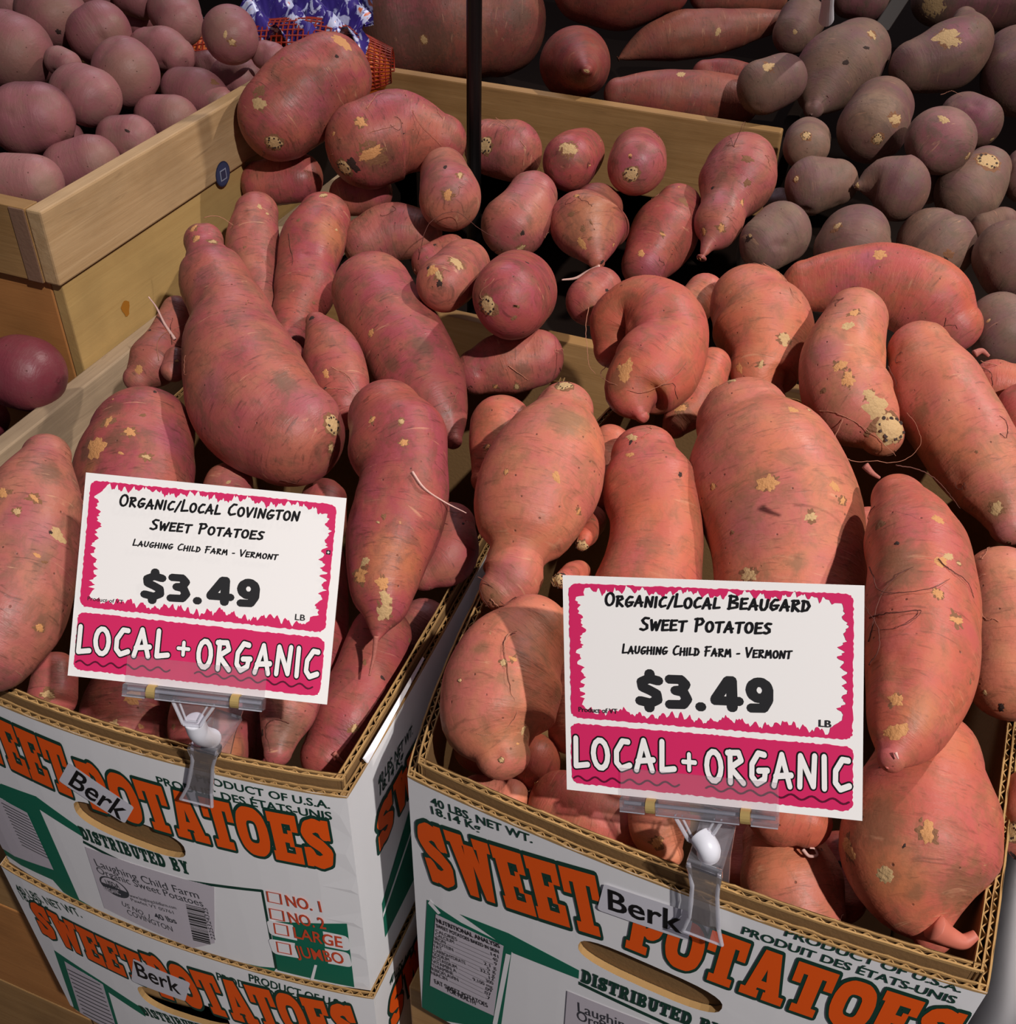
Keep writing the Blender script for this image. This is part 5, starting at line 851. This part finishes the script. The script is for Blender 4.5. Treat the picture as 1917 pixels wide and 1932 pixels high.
def crom(P, n):
    P = np.array(P, float); d = np.r_[0, np.cumsum(np.maximum(np.linalg.norm(np.diff(P[:, :3], axis=0), axis=1), 1e-5))]
    Q = np.vstack([2 * P[0] - P[1], P, 2 * P[-1] - P[-2]]); dd = np.r_[d[0] - (d[1] - d[0]), d, d[-1] + (d[-1] - d[-2])]
    T = np.gradient(Q, dd, axis=0)[1:-1]; s = np.linspace(0, d[-1], n); k = np.clip(np.searchsorted(d, s, 'right') - 1, 0, len(d) - 2)
    h = (d[k + 1] - d[k]); t = (s - d[k]) / h; t = t[:, None]; h = h[:, None]
    return (2 * t**3 - 3 * t**2 + 1) * P[k] + (t**3 - 2 * t**2 + t) * h * T[k] + (-2 * t**3 + 3 * t**2) * P[k + 1] + (t**3 - t**2) * h * T[k + 1], s
def fbm(p, rng, scale, n=7):
    o = np.zeros(len(p))
    for _ in range(n):
        d = rng.normal(size=3); d *= rng.uniform(.6, 1.5) * scale / np.linalg.norm(d); o += np.sin(p @ d + rng.uniform(0, 6.3))
    return o / math.sqrt(n)
def tuber(key, grp, label, pts, opt, dep):
    rng = np.random.default_rng(sum(ord(c) * 131 ** i for i, c in enumerate(key)) % 99991); rs = random.Random(key)
    P = np.array([[*(ray(p[:2]) * t), p[2] / F * t] for p, t in zip(pts, dep)])
    rmax = P[:, 3].max(); big = rmax > .024
    L = np.linalg.norm(np.diff(P[:, :3], axis=0), axis=1).sum(); seg = 64 if big else 48; n = int(min(90, max(10, L / (rmax * 2 * math.pi / seg) * .9)))
    Q, s = crom(P, n); Q[:, 3] = np.maximum(Q[:, 3], .002)
    C = [q for q in Q]; Tn = np.gradient(Q[:, :3], axis=0); Tn /= np.linalg.norm(Tn, axis=1)[:, None] + 1e-9
    kc = 12 if big else 9; rows = []
    for sgn, i in ((-1, 0), (1, n - 1)):
        r = Q[i, 3]; cap = [(Q[i, :3] + sgn * Tn[i] * r * .96 * math.sin(a), max(r * math.cos(a) ** .92, 1e-5), Tn[i], s[i] + sgn * r * math.sin(a)) for a in np.linspace(0, math.pi / 2, kc)[1:]]
        rows.append(cap)
    ring = rows[0][::-1] + [(Q[i, :3], Q[i, 3], Tn[i], s[i]) for i in range(n)] + rows[1]
    up = None; V = []; ST = []; NR = len(ring); th = np.linspace(0, 2 * math.pi, seg + 1)[:-1]; e2 = rng.uniform(-.05, .05); ph = rng.uniform(0, 6)
    for c, r, t, sv in ring:
        if up is None: up = np.cross(t, [.2, .3, 1.0])
        up = up - t * (up @ t); up /= np.linalg.norm(up); q = np.cross(t, up)
        for fr, fd in opt.get('f', []):
            r *= 1 - fd * 2.2 * math.exp(-((sv / max(s[-1], .01) - fr) / .022) ** 2)
        rr = r * (1 + e2 * np.cos(2 * th + ph)); V.append(c + rr[:, None] * (np.cos(th)[:, None] * up + np.sin(th)[:, None] * q)); ST.append(np.stack([r * np.cos(th), r * np.sin(th), np.full(seg, sv)], 1))
    V = np.vstack(V); ST = np.vstack(ST); cen = np.repeat(np.array([x[0] for x in ring]), seg, 0); rad = np.repeat(np.array([x[1] for x in ring]), seg); nrm = (V - cen) / (np.linalg.norm(V - cen, axis=1)[:, None] + 1e-9)
    am = {'A': .022, 'B': .02, 'F': .05}.get(grp, .042)
    d = rad * (am * fbm(V, rng, 1.3 / rmax) + am * .42 * fbm(V, rng, 4.2 / rmax)) * .8
    if grp not in 'AB': d += np.minimum(rad, rmax * .6) * .008 * fbm(ST * np.array([.25, .25, 1]), rng, 260, 9)
    for _ in range(6 if grp in 'AB' else 11):        # eyes and dents
        k = rng.integers(0, len(V)); w_ = rng.uniform(.003, .007); dist = np.linalg.norm((V - V[k]) * (1, 1, 1), axis=1); d -= rng.uniform(.0006, .0018) * np.exp(-(dist / w_) ** 2)
    V = V + nrm * d[:, None]
    faces = [(i * seg + k, i * seg + (k + 1) % seg, (i + 1) * seg + (k + 1) % seg, (i + 1) * seg + k) for i in range(NR - 1) for k in range(seg)] + [tuple(range(seg))[::-1], tuple((NR - 1) * seg + k for k in range(seg))]
    bvh = BVHTree.FromPolygons([Vector(v) for v in V], faces)
    def hit(p):
        e = ray(p); e = e / np.linalg.norm(e); h = bvh.ray_cast(Vector((0, 0, 0)), Vector(e)); return (np.array(h[0]), np.array(h[1]), h[3]) if h[0] is not None else None
    mk = np.zeros((len(V), 4), np.float32); mk[:, 3] = 1
    mb = MB(); mb.v = [tuple(v) for v in V]; mb.f = faces[:]; mb.mi(MT[grp]); mb.m = [0] * len(faces)
    PT = []
    for x, y, r, k in opt.get('m', []):
        h = hit((x, y))
        if h is None: continue
        rm = r / F * h[2]
        if k in 'vt' or (k == 'd' and r >= 18):
            dist = np.linalg.norm(V - h[0], axis=1); ch = {'v': 2, 't': 0, 'd': 1}[k]; mk[:, ch] = np.maximum(mk[:, ch], np.clip(1 - dist / (rm * 1.5), 0, 1))
        else: PT.append((h, rm * .8, {'p': 'peel', 'k': 'dark', 'd': 'dirtpatch'}[k], None))
    def patch(out, h, rm, mat, lift, star=.38, asp=None):
        nv = h[1] / np.linalg.norm(h[1]); a = np.cross(nv, [.3, .5, .8]); a /= np.linalg.norm(a); b = np.cross(nv, a); ang = rs.uniform(0, 6.3); asp = asp or rs.uniform(.42, .95); K = 30; vs = []; rad_ = []
        f = [rs.uniform(-1, 1) for _ in range(8)]
        for i in range(K):
            t = 2 * math.pi * i / K; rad_.append(1 + star * (.5 * f[0] * math.sin(2 * t + f[1] * 3) + .5 * f[2] * math.sin(3 * t + f[3] * 3) + .45 * f[4] * math.sin(5 * t + f[5] * 3) + .3 * math.sin(9 * t + f[6] * 3) + .3 * rs.uniform(-1, 1)))
        for kk in (1, .66, .33, 0):
            for i in range(K if kk else 1):
                t = 2 * math.pi * i / K; x, y = rm * kk * rad_[i] * math.cos(t), rm * kk * rad_[i] * math.sin(t) * asp; x, y = x * math.cos(ang) - y * math.sin(ang), x * math.sin(ang) + y * math.cos(ang)
                o = h[0] + a * x + b * y + nv * rm; hh = bvh.ray_cast(Vector(o), Vector(-nv), rm * 3)
                p = (np.array(hh[0]) + np.array(hh[1]) * (lift if kk < 1 else lift * .2)) if hh[0] is not None else h[0] + a * x * .8 + b * y * .8 - nv * rm * .1
                vs.append(p)
        fs = [(k * K + i, k * K + (i + 1) % K, (k + 1) * K + (i + 1) % K, (k + 1) * K + i) for k in range(2) for i in range(K)] + [(2 * K + i, 2 * K + (i + 1) % K, 3 * K) for i in range(K)]
        if area2([(0, 0), (1, 0), (0, 1)]) and np.cross(vs[1] - vs[0], vs[3 * K] - vs[0]) @ nv < 0: fs = [q[::-1] for q in fs]
        out.add(vs, fs, mat); return nv, a, b
    if grp in 'CR':
        for _ in range(7 if big else 4):
            k = rng.integers(0, len(V)); nv = nrm[k]; hv = V[k]
            if nv @ hv > 0: continue
            PT.append(((hv, nv, 0), rng.uniform(.0010, .0026), ('peel', 'dirtpatch', 'dirtpatch', 'dark')[rng.integers(0, 4)], None))
    for h, rm, mt, _ in PT:
        if mt == 'peel' and rs.random() < .6: patch(mb, h, rm * 1.25, 'dirtpatch', .00010, .5)
        patch(mb, h, rm, 'peelpale' if mt == 'peel' and (grp in 'FABE' or rs.random() < .4) else mt, .00022)
    if grp in 'CR' and big:
        for _ in range(5):
            k = rng.integers(0, len(V)); q = V[k].copy(); d = rng.normal(size=3); d /= np.linalg.norm(d); pth = []
            if nrm[k] @ V[k] > 0: continue
            for _s in range(14):
                d = d + rng.normal(size=3) * .45; d /= np.linalg.norm(d); hh = bvh.find_nearest(Vector(q + d * .0022)); q = np.array(hh[0]); pth.append(q + np.array(hh[1]) * rng.uniform(.0002, .0007))
            mb.tube(pth, [.00020] * 13 + [.00008], 'rootdark' if rng.random() < .5 else 'root', 5)
    org = V.mean(0); org[2] = V[:, 2].min()
    o = mb.obj('red_potato' if grp in 'AB' else 'sweet_potato', None, smooth=True, origin=org)
    tag(o, label, 'potato' if grp in 'AB' else 'sweet potato', GROUP[grp])
    me = o.data; off = rng.uniform(-5, 5, 3); N = len(me.vertices); stt = np.zeros((N, 3), np.float32); stt[:len(V)] = ST + off; mk2 = np.zeros((N, 4), np.float32); mk2[:len(V)] = mk
    me.attributes.new('straight', 'FLOAT_VECTOR', 'POINT').data.foreach_set('vector', stt.ravel()); me.attributes.new('marks', 'FLOAT_COLOR', 'POINT').data.foreach_set('color', mk2.ravel())
    for x, y, r in opt.get('sc', []):
        h = hit((x, y))
        if h is None: continue
        sb = MB(); rm = r / F * h[2]; patch(sb, h, rm * 1.12, 'dirtpatch', .0003, .22, .9); nv, a, b = patch(sb, h, rm * .9, 'peelpale', .0008, .16, .9)
        for i in range(11 if rm > .004 else 5):
            t = i / (11 if rm > .004 else 5) * 2 * math.pi + rs.uniform(-.2, .2); q = rs.uniform(.55, .8) * rm; c = h[0] + a * q * math.cos(t) + b * q * .9 * math.sin(t); hh = bvh.ray_cast(Vector(c + nv * rm), Vector(-nv), rm * 3)
            if hh[0] is None: continue
            c = np.array(hh[0]) + np.array(hh[1]) * .0010; z = rm * rs.uniform(.07, .13); sb.add([c + a * z * math.cos(w2) + b * z * math.sin(w2) for w2 in np.linspace(0, 2 * math.pi, 9)[:-1]], [tuple(range(8))], 'dark')
        tag(sb.obj('stem_scar', o), 'pale corky cut end')
    for kind, lst in (('rootlet', [(q, None) for q in opt.get('rt', [])]), ('sprout', opt.get('sp', []))):
        for q, wpx in lst:
            q = np.array(q, float); hs_ = [hit(p) for p in q]; dd = [h[2] if h else None for h in hs_]; kn = [i for i, v in enumerate(dd) if v is not None]
            base = np.mean(dep) if not kn else None; ts = []
            e = [ray(p) / np.linalg.norm(ray(p)) for p in q]
            for i in range(len(q)):
                if dd[i] is not None: ts.append(dd[i] - (.0012 if kind == 'rootlet' else .003))
                elif kn: j = min(kn, key=lambda z: abs(z - i)); ts.append(dd[j] + .001 * abs(i - j) - .001)
                else: ts.append(base * np.linalg.norm(ray(q[i])) - rmax * .3)
            w3 = np.array([a * t for a, t in zip(e, ts)]); m3 = len(w3)
            w4, _ = crom(np.hstack([w3, np.zeros((m3, 1))]), m3 * 9); w4 = w4[:, :3] + np.cumsum(rng.normal(size=(m3 * 9, 3)) * .00018, 0) * (kind == 'rootlet')
            nn_ = len(w4); r0 = .00034 if wpx is None else wpx / 2 / F * np.mean(ts); rad2 = [r0 * (1 - .65 * i / nn_) for i in range(nn_)]
            rb = MB(); rb.tube(w4, rad2, ('root' if rs.random() < .6 else 'rootdark') if kind == 'rootlet' else ('sprout' if wpx < 9 else 'tail' if wpx < 30 else MT[grp]), 6 if wpx is None else 10); rb.obj(kind if wpx is None or wpx < 9 else 'root_tail', o, smooth=True)
    return o
for key, grp, layer, label, pts, opt in POT: tuber(key, grp, label, pts, opt, DEPTH[key])
